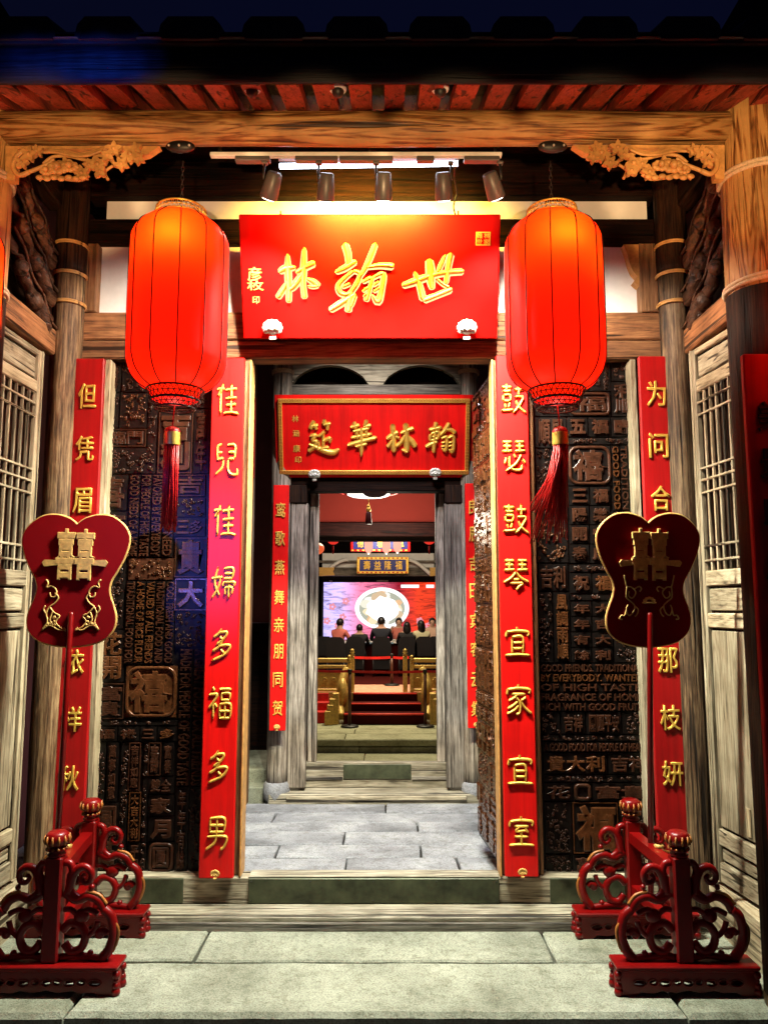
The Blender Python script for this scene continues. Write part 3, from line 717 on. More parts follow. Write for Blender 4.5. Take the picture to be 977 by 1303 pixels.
# rafters seen from below
z_in, z_out = zb+rb+.005, Zof(106, 2.92)
x = -2.35
while x < 2.5:
    w = .088+random.uniform(-.008, .008); mb = MB()
    for (ya, za, yb_, zb_) in ((2.93, z_out, 3.44, z_out+(z_in-z_out)*(3.44-2.93)/(EY-2.93)),):
        vs = [(x, ya, za), (x+w, ya, za), (x+w, yb_, zb_), (x, yb_, zb_), (x, ya, za+.05), (x+w, ya, za+.05), (x+w, yb_, zb_+.05), (x, yb_, zb_+.05)]
        mb.add(vs, [(0,3,2,1), (4,5,6,7), (0,1,5,4), (2,3,7,6), (1,2,6,5), (3,0,4,7)])
    part('rafter', mb, M['rafter'], gh); x += .147
sl = (z_in-z_out)/(EY-2.93)
mb = MB(); ya, yb_ = 2.90, 5.6
za, zb_ = z_out+.055+sl*(ya-2.93), z_out+.055+sl*(yb_-2.93)
mb.add([(-2.6, ya, za), (2.6, ya, za), (2.6, yb_, zb_), (-2.6, yb_, zb_), (-2.6, ya, za+.03), (2.6, ya, za+.03), (2.6, yb_, zb_+.03), (-2.6, yb_, zb_+.03)], [(0,3,2,1), (4,5,6,7), (0,1,5,4), (2,3,7,6), (1,2,6,5), (3,0,4,7)])
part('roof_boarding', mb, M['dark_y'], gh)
YF = 2.90
fz0, fz1 = Zof(107, YF), Zof(60, YF)
fm = MB().lathe([((fz1-fz0)*.5, -2.6), ((fz1-fz0)*.52, -1.4), ((fz1-fz0)*.49, -.3), ((fz1-fz0)*.51, .8), ((fz1-fz0)*.49, 2.6)], 0, 0, 20, sy=.35)
fm.xf(Matrix.Translation((0, YF, (fz0+fz1)/2)) @ Matrix.Rotation(R(90), 4, 'Y') @ Matrix.Rotation(0, 4, 'Z'))
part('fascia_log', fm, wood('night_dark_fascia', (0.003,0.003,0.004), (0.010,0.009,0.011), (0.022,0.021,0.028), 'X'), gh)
part('fascia_batten', MB().box(-2.6, 2.6, YF-.06, YF-.02, fz1-.004, fz1+.014, .003), M['grey_x'], gh)
# roof tiles: rows of cover tiles and pan tiles at the eave edge and up the slope
tsp = .330; tz = Zof(54, YF-.03)
for i in range(-8, 9):
    cx = Xof(248, 40, YF)+i*tsp
    for rowi in range(3):
        y0 = YF-.07+rowi*.30; zz0 = tz+rowi*.30*sl*1.15
        mb = MB(); n = 8; vs = []
        for yy, dz in ((y0, 0), (y0+.34, .34*sl*1.1+.01)):
            for rr in (.125, .105):
                for k in range(n+1):
                    a = math.pi*k/n; vs.append((cx-rr*math.cos(a)*1.02, yy, zz0+dz+min(.082, rr*math.sin(a)*1.0)-(0.014 if rr < .12 else 0)))
        m1 = n+1; fs = []
        for k in range(n):
            fs += [(k, k+1, 2*m1+k+1, 2*m1+k), (m1+k, 3*m1+k, 3*m1+k+1, m1+k+1), (k, m1+k, m1+k+1, k+1), (2*m1+k, 2*m1+k+1, 3*m1+k+1, 3*m1+k)]
        mb.add(vs, fs); part('cover_tile', mb, M['tile'], gh)
        part('pan_tile', MB().box(cx+.115, cx+tsp-.115, y0+.01, y0+.35, zz0-.008+.01, zz0+.012+.01), M['tile'], gh)
        if rowi == 0: part('tile_end', MB().prism([(cx-.115*math.cos(math.pi*k/8), zz0+min(.080, .115*math.sin(math.pi*k/8))-.012) for k in range(9)], y0+.004, y0+.016), M['tile'], gh)
mb = MB(); ya, yb_ = YF-.05, 5.6
mb.add([(-2.9, ya, tz-.02), (2.9, ya, tz-.02), (2.9, yb_, tz-.02+sl*(yb_-ya)), (-2.9, yb_, tz-.02+sl*(yb_-ya)), (-2.9, ya, tz-.005), (2.9, ya, tz-.005), (2.9, yb_, tz-.005+sl*(yb_-ya)), (-2.9, yb_, tz-.005+sl*(yb_-ya))], [(0,3,2,1), (4,5,6,7), (0,1,5,4), (2,3,7,6), (1,2,6,5), (3,0,4,7)])
part('roof_deck', mb, M['tile'], gh)

# ------------------------------------------------------------------ pierced carved brackets under the beam
def carved_bracket(px, flip):
    """px(u, v): reference pixels of the left bracket; mirrored for the right"""
    r = part('carved_bracket', MB().prism([(px(*q).x, px(*q).z) for q in ((10, 189), (205, 189), (190, 199), (182, 201), (181, 192.5), (26, 192.5), (24, 200), (22, 232), (10, 232))], EY-.02, EY+.02), M['carve'], gh)
    def vine(pts, rad, y=0):
        part('vine', MB().tube([Vector((px(p.x, p.y).x, EY-.02+y, px(p.x, p.y).z)) for p in catmull([(a, b, 0) for a, b in pts], 5)], rad, 6), M['carve'], r)
    for k in range(4):
        vine([(62, 196+k*2), (78, 193+k*3), (100, 199+k*2.5), (118, 197+k*3), (134, 191+k*3)], .0065, -.01*k)
    vine([(58, 212), (70, 203), (90, 202), (112, 207), (128, 208)], .008); vine([(36, 194), (24, 202), (20, 216), (28, 226), (40, 222)], .012); vine([(40, 222), (60, 214), (72, 206)], .010)
    vine([(52, 232), (64, 226), (84, 230), (104, 232), (116, 226)], .010); vine([(125, 200), (140, 204), (150, 212), (160, 206)], .009); vine([(140, 232), (136, 222), (146, 214)], .007)
    def lf(u, v, s, a0, n=5, y=0):
        pts = []
        for k in range(n*4):
            a = a0+2*math.pi*k/(n*4); q = (1, .74, .50, .76)[k % 4]; p = px(u, v); pts.append((p.x+math.cos(a)*s*q, p.z+math.sin(a)*s*q))
        mb = MB().prism(pts, EY-.045+y, EY-.025+y); c = px(u, v); mb.ball((c.x, EY-.047+y, c.z), s*.25, 6, 4, 1, .5, 1)
        part('leaf', mb, M['carve'], r)
    random.seed(3)
    for u, v, s in ((44, 205, 11), (52, 199, 9), (128, 214, 13), (150, 198, 11), (170, 203, 13), (180, 208, 9), (160, 217, 10), (108, 226, 11), (133, 227, 9), (142, 206, 9), (34, 214, 9), (118, 216, 9), (176, 195, 9), (88, 212, 8)):
        lf(u, v, s*.0036, random.uniform(0, 6), random.choice((4, 5, 5)), random.uniform(-.02, .01))
    for u, v, s in ((80, 221, 15), (95, 220, 12), (66, 225, 10)):          # open blossoms
        c = px(u, v); mb = MB()
        for k in range(9):
            a = k*.7; mb.ball((c.x+math.cos(a)*s*.0022, EY-.05, c.z+math.sin(a)*s*.0013), s*.0013, 8, 5, 1, .6, .8)
        mb.ball((c.x, EY-.065, c.z), s*.0013, 8, 5); part('blossom', mb, M['carve'], r)
    for k in range(7):
        c = px(56+k*9, 232+(k % 2)*1.5); part('leaf', MB().ball((c.x, EY-.04, c.z), .016, 7, 5, 1.2, .6, .8), M['carve'], r)
carved_bracket(lambda u, v: P(u, v, EY), 1)
carved_bracket(lambda u, v: P(917-(u-12)*.985, v-1.5, EY), -1)
# ================================================================== THINGS ON THE FRONT
# lamp track, tube and five aimed lamps
TY = 3.50
tr = root('lighting_track', P(455, 200, TY), 'slim grey lighting track hung below the honey-coloured log beam', 'light track')
part('rail', MB().box(Xof(268, 200, TY), Xof(638, 200, TY), TY-.015, TY+.015, Zof(200, TY), Zof(195, TY), .003), M['white'], tr)
for x0, x1 in ((300, 344), (376, 430), (432, 500), (530, 552), (590, 635)):
    part('adapter', MB().box(Xof(x0, 200, TY), Xof(x1, 200, TY), TY-.02, TY+.02, Zof(206.5, TY), Zof(200.5, TY), .004), M['spot_body'], tr)
for x in (280, 470, 630): part('hanger', MB().box(Xof(x, 195, TY)-.006, Xof(x, 195, TY)+.006, TY-.006, TY+.006, Zof(194, TY), Zof(194, TY)+.16), M['iron'], tr)
LY = 3.60
lt = root('tube_light', P(468, 209, LY), 'glowing white tube light lying along the track above the large plaque', 'tube light')
tb = MB().tube([P(356, 211.5, LY), P(582, 208, LY)], .013, 10); part('tube', tb, M['led'], lt)
part('tube_tray', MB().box(Xof(354, 208, LY), Xof(584, 208, LY), LY-.02, LY+.02, Zof(203, LY), Zof(203, LY)+.012, .003), M['spot_body'], lt)
a = lamp('AREA', P(469, 213, LY)-Vector((0, 0, .02)), 120, (1, .60, .07), P(471, 285, 4.0), .60, sizey=.03); a.data.spread = R(95)
# lamp heads
spots = [(346, 236, 24, (-1.15, 4.28, 1.9)), (415, 238, 6, (-.35, 4.05, 1.5)), (488, 237, 2, (-.02, 4.0, .8)), (564, 237, -6, (.25, 4.05, 1.5)), (627, 236, -26, (1.02, 4.28, 1.9))]
labs = ['tilted grey track lamp, leftmost of the five, swivelled to the right', 'upright grey track lamp second from the left, above the left part of the large plaque',
        'middle track lamp of the five hanging straight down over the large plaque', 'upright grey track lamp second from the right, by the black cable', 'tilted grey track lamp, rightmost of the five, swivelled to the left']
for (x, y, tl, tgt), lb in zip(spots, labs):
    b = P(x, y, TY); r = root('track_lamp', b, lb, 'spotlight', 'grey lamps on the lighting track')
    rot = Matrix.Translation(b) @ Matrix.Rotation(R(tl), 4, 'Y') @ Matrix.Rotation(R(34), 4, 'X')
    part('lamp_head', MB().lathe([(.040, -.062), (.043, -.055), (.040, .0), (.034, .055), (.028, .062)], 0, 0, 20).xf(rot), M['spot_body'], r)
    part('lens', MB().lathe([(.030, -.066), (.030, -.063)], 0, 0, 16).xf(rot), M['lamp_lens'], r)
    sx = -math.copysign(.012, tl)
    top = Vector((b.x-math.sin(R(tl))*.02, TY, Zof(206, TY)))
    part('yoke', MB().tube([b+Vector((sx*3, -.02, .02)), b+Vector((sx*3, -.02, .075)), (b.x+sx*3, TY, top.z-.02), (b.x+sx*3, TY, top.z)], .006, 6), M['iron'], r)
    part('clamp', MB().box(b.x+sx*3-.014, b.x+sx*3+.014, TY-.014, TY+.014, top.z-.014, top.z-.001, .003), M['spot_body'], r)
    v = (Vector(tgt)-b).normalized()
    lamp('SPOT', b+v*.09-Vector((0, 0, .01)), 210 if abs(tl) > 10 else 350, (1, .90, .72) if abs(tl) > 10 else COOL, tgt, .035, 136 if abs(tl) > 10 else 122, .6)
# black cable looping down to the plaque
shape('power_cable', MB().tube(catmull([P(580, 205, 3.6), P(578, 225, 3.8), P(581, 245, 3.95), P(577, 262, 3.97), P(580, 276, 4.05)], 5), .005, 6), M['black'],
      'thin black cable dropping from the track to the top of the large plaque', 'cable')
# dome cameras on the soffit
for x, lb in ((321, 'leftmost small white dome camera under the red rafters'), (430, 'middle small white dome camera under the red rafters'), (560, 'rightmost small white dome camera under the red rafters')):
    b = P(x, 113, 3.0); r = root('dome_camera', b, lb, 'camera', 'dome cameras under the eave')
    part('base', MB().lathe([(.036, .012), (.036, -.004), (.030, -.010)][::-1], b.x, b.y, 16).xf(Matrix.Translation((0, 0, b.z))), M['white'], r)
    part('dome', MB().ball((b.x, b.y, b.z-.012), .026, 12, 8), M['iron'], r)

# ------------------------------------------------------------------ red lanterns
def lantern(cx, cy, label, blow=0.0, tx=0.0):
    g = 'large red silk lanterns along the eave'
    zt_, zs, zb0, zr = Zof(279, cy), Zof(303, cy), Zof(455, cy), Zof(496, cy)
    r = root('red_lantern', (cx, cy, zr), label, 'lantern', g)
    RR = .213
    prof = [(.122, zr), (.158, zr+.022), (.190, zr+.060), (.207, zr+.105), (RR, zr+.16), (RR*1.005, (zb0+zs)/2), (RR, zs-.05), (.206, zs-.005), (.188, zs+.030), (.152, zs+.060), (.118, zt_)]
    c = catmull([(p[0], p[1], 0) for p in prof], 4); n = 72
    def f(a, z): return .988+.012*abs(math.sin(6*(a+.26)))**.7-.004*math.sin(3*a+z*9)-.003*math.sin(7*a+z*23)
    part('silk_body', MB().lathe([(p.x, p.y) for p in c], cx, cy, n, True, False, f=f), M['silk'], r)
    for k in range(12):
        a = k*math.pi/6-.26
        part('rib', MB().tube([(cx+math.cos(a)*(p.x*1.0+.001), cy+math.sin(a)*(p.x*1.0+.001), p.y) for p in c], .0028, 5), M['iron'], r)
    def band(z0, z1, r0, r1, mat, name, cells=36):
        mb = MB()
        for z, q in ((z0, r0), (z1, r1), ((z0+z1)/2, (r0+r1)/2)):
            mb.tube([(cx+q*math.cos(2*math.pi*k/36), cy+q*math.sin(2*math.pi*k/36), z) for k in range(36)], .0042 if z != (z0+z1)/2 else .002, 5, closed=True)
        for k in range(cells):
            for d in (-1, 1):
                a = 2*math.pi*k/cells; a2 = a+d*2*math.pi/cells
                mb.tube([(cx+r0*math.cos(a), cy+r0*math.sin(a), z0), (cx+r1*math.cos(a2), cy+r1*math.sin(a2), z1)], .0018, 4)
        part(name, mb, mat, r)
    band(zt_-.004, zt_+.040, .122, .108, M['gold'], 'top_band')
    band(zr-.050, zr-.004, .106, .122, M['iron'], 'bottom_band', 30)
    band(zr-.085, zr-.052, .085, .104, M['iron'], 'lower_band', 24)
    part('liner', MB().lathe([(.098, zr-.045), (.112, zr-.003)], cx, cy, 30, True, False), M['silk'], r)
    # bulb inside
    bz = zs-.10
    part('bulb', MB().ball((cx, cy, bz), .035, 10, 8), emis('lantern_bulb', (1, .75, .4), 4), r)
    if abs(cx) < 1.2: lamp('POINT', (cx+.01, cy-.143, bz+.03), 4, (1, .72, .36), None, .035)
    else: lamp('POINT', (cx, cy, bz-.2), 26, (1, .5, .3), None, .08)
    lamp('POINT', (cx, cy, zr+.06), .5, (1, .6, .5), None, .03)
    # chain up to the beam
    ch = MB(); z = zt_+.05; k = 0; top = Zof(204, cy)
    for a in (0, 2.1, 4.2): ch.tube([(cx+.1*math.cos(a), cy+.1*math.sin(a), zt_+.03), (cx, cy, zt_+.11)], .002, 4)
    z = zt_+.11
    while z < top:
        q = Matrix.Translation((cx, cy, z)) @ Matrix.Rotation(R(90*(k % 2)), 4, 'Z')
        m2 = MB().tube([(.006*math.cos(t*math.pi/4), 0, .014*math.sin(t*math.pi/4)) for t in range(8)], .0024, 5, closed=True).xf(q); ch.add(m2.v, m2.f, True); z += .022; k += 1
    part('chain', ch, M['iron'], r)
    # hook plate on the beam
    pl = MB().ball((cx, cy-.05, Zof(195, cy)), .066, 20, 8, 1, .35, .42); part('hook_plate', pl, M['iron'], r)
    hk = MB()
    for dx in (-.045, 0, .045): hk.ball((cx+dx, cy-.075, Zof(197, cy)), .006, 6, 4)
    part('plate_screws', hk, M['silver'], r)
    # tassel
    tt, te = Zof(545, cy), Zof(672, cy); tcx = cx+tx
    part('tassel_cord', MB().tube([(cx, cy, zr-.06), (tcx, cy, tt)], .003, 5), M['tassel'], r)
    cap = part('tassel_cap', MB().lathe([(.028, tt-.080), (.033, tt-.070), (.033, tt-.012), (.026, tt), (.008, tt+.008)], tcx, cy, 16), M['tassel'], r)
    part('cap_band', MB().lathe([(.0345, tt-.075), (.0355, tt-.060), (.034, tt-.048), (.0355, tt-.030), (.034, tt-.02)], tcx, cy, 16, cap=False), M['gold'], r)
    tl = MB(); rnd = random.Random(5)
    for k in range(110):
        a = rnd.uniform(0, 6.28); q = math.sqrt(rnd.random())*.031; s = rnd.uniform(-1, .25) if blow else rnd.uniform(-1, 1)
        x0, y0 = tcx+q*math.cos(a), cy+q*math.sin(a)
        ln = te-rnd.uniform(-.03, .02)*(1+2*abs(blow)*10) 
        ex = x0+ (s*blow if blow else s*.008); 
        if blow: ex = x0+blow*abs(s)**1.3
        tl.tube([(x0, y0, tt-.075), (x0+(ex-x0)*.25, y0*1.0, tt-.20), (ex, y0+rnd.uniform(-.01, .01), ln)], .0024, 4)
    part('tassel_threads', tl, M['tassel'], r)
    return r
lantern(Xof(227, 390, EY-.02), EY-.02, 'large red lantern left of the big plaque, its tassel hanging straight', 0, -.008)
lantern(Xof(705, 390, EY-.02), EY-.02, 'large red lantern right of the big plaque, its tassel blown to the left', -.13, .010)
ly = 3.0
lantern(Xof(-72, 390, ly), ly, 'red lantern cut off by the left edge of the picture, hanging beside the eave column')
lantern(Xof(1078, 390, ly), ly, 'red lantern just outside the right edge, reflecting on the eave column')

# ------------------------------------------------------------------ plaques
def tilt_root(name, bx, by, bz, ty, tz, label, cat):
    ang = math.atan2(by-ty, tz-bz)
    return root(name, (bx, by, bz), label, cat, rot=(ang, 0, 0)), math.hypot(by-ty, tz-bz)
b = P(471, 431, 4.17); t = P(470, 272.5, 3.95)
pq, H = tilt_root('large_plaque', b.x, b.y, b.z, t.y, t.z, 'large red plaque with three gilded brush characters leaning out over the gate', 'plaque')
Wd = 322/ray(0, 431)[1]*4.17
part('board', MB().box(-Wd/2, Wd/2, 0, .05, 0, H, .006), M['plaque_red'], pq)
GLOW = emis('painted_letter_glow', (1, .80, .30), 1.5)  # glow painted as emissive strokes behind the characters, shifted downward
part('back_batten', MB().box(-Wd/2+.1, Wd/2-.1, .051, .075, H*.2, H*.8), M['dark_x'], pq)
cv1 = lambda u, v: ((305+u/5.921-470.5)/323.5*Wd, (431.5-(265+v/5.921))/158.5*H)
S_lin = [[(305,475,13),(350,448,19),(430,440,11)], [(372,340,9),(372,450,17),(374,600,16),(372,705,13)], [(372,540,9),(335,600,15),(288,672,15)], [(488,470,11),(450,530,18),(405,590,16),(378,612,8)],
         [(432,482,10),(490,445,16),(572,405,17)], [(497,292,11),(488,450,17),(482,560,14),(492,675,15)], [(512,525,9),(560,548,16),(602,582,14)], [(520,580,8),(560,585,10),(598,578,9)]]
S_han = [[(795,262,17),(818,340,17),(822,430,12)], [(725,478,11),(800,440,17),(878,392,14)], [(860,468,10),(800,515,12),(745,575,14),(760,632,15),(820,640,13),(880,565,14),(905,490,12),(860,466,10)],
         [(772,590,9),(835,562,10)], [(676,765,15),(760,712,18),(872,640,14)], [(845,610,10),(825,700,17),(815,778,17)], [(872,645,10),(850,700,12),(838,738,9)],
         [(1022,262,13),(990,345,15),(948,440,14),(905,512,10)], [(955,442,9),(1060,425,15),(1158,432,17)], [(925,552,10),(990,522,12),(978,600,12),(948,695,15)], [(925,622,8),(965,590,9)], [(930,660,8),(965,630,9)],
         [(1000,522,9),(1078,488,14),(1068,600,15),(1040,700,17),(998,648,8)], [(1005,580,8),(1045,545,10)], [(1005,625,8),(1050,595,10)]]
S_shi = [[(977+a, b_, c) for a, b_, c in s] for s in ([(242,578,14),(335,545,19),(480,495,16),(600,475,16),(698,468,16)], [(332,472,9),(368,560,15),(402,690,17)], [(400,688,17),(500,650,15),(612,602,17)],
         [(440,378,17),(450,450,22),(456,540,20),(468,605,12)], [(602,335,17),(585,430,15),(568,565,12)], [(560,348,9),(530,420,13),(508,475,10)], [(500,528,9),(545,565,10),(590,590,10)])]
for strokes in (S_lin, S_han, S_shi):
    mb = MB()
    for i, s in enumerate(strokes): brush(mb, s, cv1, 1, 0, i, .024)
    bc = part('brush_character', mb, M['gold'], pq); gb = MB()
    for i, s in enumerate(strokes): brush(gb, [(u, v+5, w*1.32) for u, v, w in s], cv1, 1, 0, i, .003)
    part('glow_strokes', gb, GLOW, bc)
def glyph_px(ch, x0, y0, x1, y1, conv, parent, mat=M['gold'], t=.008, bold=0.0, yy=-.004):
    a, b_ = conv(x0, y1), conv(x1, y0)
    return put(ch, (a[0]+b_[0])/2, yy, (a[1]+b_[1])/2, b_[0]-a[0], b_[1]-a[1], t, mat, parent, bold)
cp1 = lambda x, y: ((x-470.5)/323.5*Wd, (431.5-y)/158.5*H)
glyph_px('彦', 317, 339, 335, 357, cp1, pq); glyph_px('枚', 316, 356, 337, 369, cp1, pq); glyph_px('印', 322, 376, 331, 386, cp1, pq, M['gold_dull'])
def seal(x0, y0, x1, y1, conv, parent, mat=M['gold']):
    a, b_ = conv(x0, y1), conv(x1, y0); w, h = b_[0]-a[0], b_[1]-a[1]; mb = MB(); t = w*.07
    mb.box(a[0], b_[0], -.006, .001, a[1], a[1]+t); mb.box(a[0], b_[0], -.006, .001, b_[1]-t, b_[1]); mb.box(a[0], a[0]+t, -.0055, .001, a[1], b_[1]); mb.box(b_[0]-t, b_[0], -.0055, .001, a[1], b_[1])
    part('seal', mb, mat, parent)
seal(602, 295, 620, 312, cp1, pq)
for ch, x, y in (('翰', 606.5, 299.5), ('林', 615.5, 299.5), ('世', 606.5, 307.5), ('家', 615.5, 307.5)): glyph_px(ch, x-3.5, y-3.5, x+3.5, y+3.5, cp1, pq, t=.004)
for x in (347, 593):
    c = cp1(x, 419); rosette(pq, c[0], -.02, c[1], .060)
for x in (360, 580):
    c = cp1(x, 273); part('hanging_bolt', MB().tube([(c[0], .02, H-.01), (c[0], .02, H+.02)], .005, 6), M['iron'], pq)

b = P(476, 608, 6.25); t = P(476, 502.5, 6.05)
p2, H2 = tilt_root('inner_plaque', b.x, b.y, b.z, t.y, t.z, 'red plaque with gilt key-pattern border and four gold characters over the inner gate', 'plaque')
W2 = 249/ray(0, 608)[1]*6.25
part('board', MB().box(-W2/2, W2/2, .012, .05, 0, H2, .005), M['red'], p2)
cp2 = lambda x, y: ((x-476.5)/250*W2, (608.5-y)/106*H2)
cv2 = lambda u, v: cp2(345+u/7.515, 495+v/7.515)
m = .030; e = .062
part('field', MB().box(-W2/2+e, W2/2-e, -.001, .012, e, H2-e), M['red'], p2)
for i, (x0, x1, z0, z1) in enumerate(((-W2/2+m, W2/2-m, m, e), (-W2/2+m, W2/2-m, H2-e, H2-m), (-W2/2+m, -W2/2+e, e, H2-e), (W2/2-e, W2/2-m, e, H2-e))):
    part('gilt_border', MB().box(x0, x1, -.022 if i < 2 else -.021, .012, z0, z1, .003), M['gold'], p2)
key = MB(); step = .026; w = e-m
def kk(cx, cz):
    s = w*.30
    for a, b_, c, d in ((-s, s, s*.7, s), (-s, -s*.7, -s, s), (s*.7, s, -s*.4, s), (-s*.1, s, -s*.6, -s*.3)): key.box(cx+a, cx+b_, -.0248, -.0222, cz+c if c < d else cz+d, cz+d if c < d else cz+c)
x = -W2/2+m+step/2
while x < W2/2-m: kk(x, m+w/2); kk(x, H2-m-w/2); x += step
z = e+step/2
while z < H2-e: kk(-W2/2+m+w/2, z); kk(W2/2-m-w/2, z); z += step
part('key_pattern', key, M['red_deep'], p2)
S2 = [[[(425,300,13),(398,345,15),(385,380,15)], [(398,350,13),(462,345,13)], [(440,345,12),(440,385,13)], [(525,287,12),(512,335,15)], [(510,338,12),(580,328,13)], [(555,335,12),(545,392,13)],
       [(525,402,12),(480,438,11),(455,448,8)], [(385,448,11),(435,438,13),(402,490,12),(445,500,13),(402,565,14),(362,592,14)], [(370,522,10),(430,550,16),(520,590,20),(600,605,20),(658,572,10)], [(508,425,10),(505,562,12)], [(508,490,11),(580,462,14)], [(465,492,9),(460,562,11)], [(452,572,10),(562,552,12)], [(578,462,13),(568,510,10)]],
      [[(800,308,13),(812,378,14)], [(768,362,12),(852,340,12)], [(918,290,14),(902,362,14)], [(890,360,12),(962,342,13)], [(790,402,12),(945,372,12)], [(772,462,13),(968,425,13)], [(820,400,12),(832,475,12)], [(912,385,12),(922,460,12)],
       [(738,535,13),(850,503,17),(1015,460,14)], [(812,548,12),(922,520,14)], [(868,370,13),(870,500,16),(868,600,13),(865,640,6)]],
      [[(977+a, b_, c) for a, b_, c in s] for s in ([(130,472,12),(185,440,17),(240,408,15)], [(187,330,17),(195,480,17),(200,602,17)], [(188,480,10),(165,520,12),(138,555,15)], [(312,430,12),(272,500,14),(222,548,12)], [(212,448,10),(252,468,11)],
       [(262,420,10),(330,390,15),(388,372,13)], [(310,322,18),(320,460,19),(325,605,19)], [(332,450,10),(372,500,19),(405,552,17)], [(325,600,14),(272,575,9)])],
      [[(977+a, b_, c) for a, b_, c in s] for s in ([(600,312,14),(588,375,14)], [(528,388,12),(650,362,13)], [(550,425,11),(622,405,12),(612,465,12),(548,485,11),(545,428,11)], [(560,455,8),(605,440,8)], [(502,552,12),(560,520,15),(612,502,12)], [(590,400,10),(582,520,14),(578,608,13)],
       [(725,320,14),(682,390,15),(632,442,10)], [(688,380,12),(740,388,13),(782,418,15)], [(648,470,10),(702,460,12),(690,582,14),(655,562,8)], [(652,512,8),(685,500,8)], [(648,548,8),(682,535,8)], [(710,465,10),(765,455,12),(757,592,16),(722,572,8)], [(718,512,8),(750,500,8)], [(715,548,8),(748,532,8)])]]
for ss in S2:
    mb = MB()
    for i, s in enumerate(ss): brush(mb, [(u, v, w*1.22) for u, v, w in s], cv2, 1, -.004, i, .026)
    part('brush_character', mb, M['gold'], p2)
for ch, x, y, s in (('林', 377.5, 532.5, 4.2), ('涵', 378, 551, 4.2), ('康', 378.5, 570.5, 4.6), ('印', 380, 585, 4.2)): glyph_px(ch, x-s, y-s, x+s, y+s, cp2, p2, t=.006, yy=-.004)
for x, y in ((401, 605), (554, 603)):
    c = cp2(x, y+.5); rosette(p2, c[0], -.035, c[1]+.01, .052)

# ------------------------------------------------------------------ couplet boards
W5 = 3.8
def L_(*a):     # straight or bent stroke in a 0-100 box
    return [(x, y, W5 if 0 < i < len(a)-1 or len(a) < 3 else W5*.85) for i, (x, y) in enumerate(a)]
_wang2 = [L_((6,6),(44,6)), L_((8,20),(42,20)), L_((4,36),(46,34)), L_((25,6),(25,35)), L_((56,6),(94,6)), L_((58,20),(92,20)), L_((54,36),(97,34)), L_((75,6),(75,35))]
_roof = [L_((50,1),(50,12)), L_((10,17),(6,34)), L_((8,18),(50,14),(92,18),(90,32))]
BR = {
'佳': [L_((30,3),(22,22),(6,40)), L_((4,20),(36,18)), L_((20,25),(19,98)), L_((42,22),(90,18)), L_((67,3),(66,48)), L_((44,48),(90,45)), L_((46,68),(88,66)), L_((66,52),(66,92)), L_((36,93),(68,90),(99,95))],
'兒': [L_((32,6),(12,14),(12,52)), L_((12,32),(32,30)), L_((12,52),(38,48)), L_((56,8),(88,10),(86,50)), L_((62,30),(88,30)), L_((62,50),(86,50)), L_((38,54),(32,78),(4,98)), L_((60,52),(58,76),(70,95),(98,97),(99,80))],
'婦': [L_((28,3),(14,50),(36,90)), L_((42,28),(30,65),(3,98)), L_((2,38),(48,34)), L_((55,8),(92,8),(90,38)), L_((58,23),(90,23)), L_((55,38),(90,38)), L_((50,50),(50,62)), L_((50,50),(98,50),(96,62)), L_((60,66),(60,88)), L_((60,66),(90,66),(88,86)), L_((75,54),(75,99))],
'多': [L_((50,2),(35,18),(15,28)), L_((38,14),(72,13),(60,32),(28,50)), L_((42,26),(54,35)), L_((55,42),(38,58),(12,70)), L_((42,54),(86,53),(68,78),(10,99)), L_((48,66),(62,76))],
'福': [L_((18,3),(26,14)), L_((4,26),(38,25),(22,48),(3,66)), L_((22,46),(22,98)), L_((28,52),(38,64)), L_((48,9),(97,9)), L_((56,22),(56,42)), L_((56,22),(90,22),(90,42)), L_((56,42),(90,42)), L_((50,54),(50,96)), L_((50,54),(94,54),(94,96)), L_((50,96),(94,96)), L_((72,54),(72,96)), L_((50,75),(94,75))],
'男': [L_((22,5),(22,46)), L_((22,5),(80,5),(80,46)), L_((22,46),(80,46)), L_((50,5),(50,46)), L_((22,26),(80,26)), L_((12,60),(88,60),(82,90),(66,98)), L_((50,50),(42,78),(6,99))],
'鼓': [L_((6,14),(50,14)), L_((28,3),(28,26)), L_((12,27),(46,27)), L_((14,40),(14,58)), L_((14,40),(42,40),(42,58)), L_((14,58),(42,58)), L_((18,66),(24,80)), L_((40,64),(34,80)), L_((4,90),(54,86)), L_((56,22),(96,22)), L_((76,3),(76,42)), L_((58,46),(92,46),(78,72),(52,96)), L_((62,56),(78,80),(104,97))],
'瑟': _wang2+[L_((22,56),(14,76)), L_((34,50),(34,80),(50,95),(78,94),(82,80)), L_((50,44),(58,56)), L_((80,46),(60,74),(18,99)), L_((84,60),(96,74))],
'琴': _wang2+[L_((50,42),(32,60),(2,75)), L_((50,42),(68,60),(99,74)), L_((40,66),(62,66)), L_((26,78),(74,78),(60,88),(50,99))],
'宜': _roof+[L_((30,34),(30,88)), L_((30,34),(70,34),(70,88)), L_((30,52),(70,52)), L_((30,70),(70,70)), L_((2,92),(50,89),(98,92))],
'家': _roof+[L_((24,33),(76,33)), L_((48,32),(34,44),(12,54)), L_((40,42),(56,62),(54,90),(40,97)), L_((46,56),(30,68),(8,78)), L_((50,68),(32,84),(4,95)), L_((78,42),(60,54)), L_((58,54),(74,76),(99,94))],
'室': _roof+[L_((24,33),(78,33)), L_((48,32),(30,48),(70,46)), L_((64,40),(76,52)), L_((24,66),(76,66)), L_((50,50),(50,92)), L_((4,93),(50,90),(97,93))],
}
BM = {}
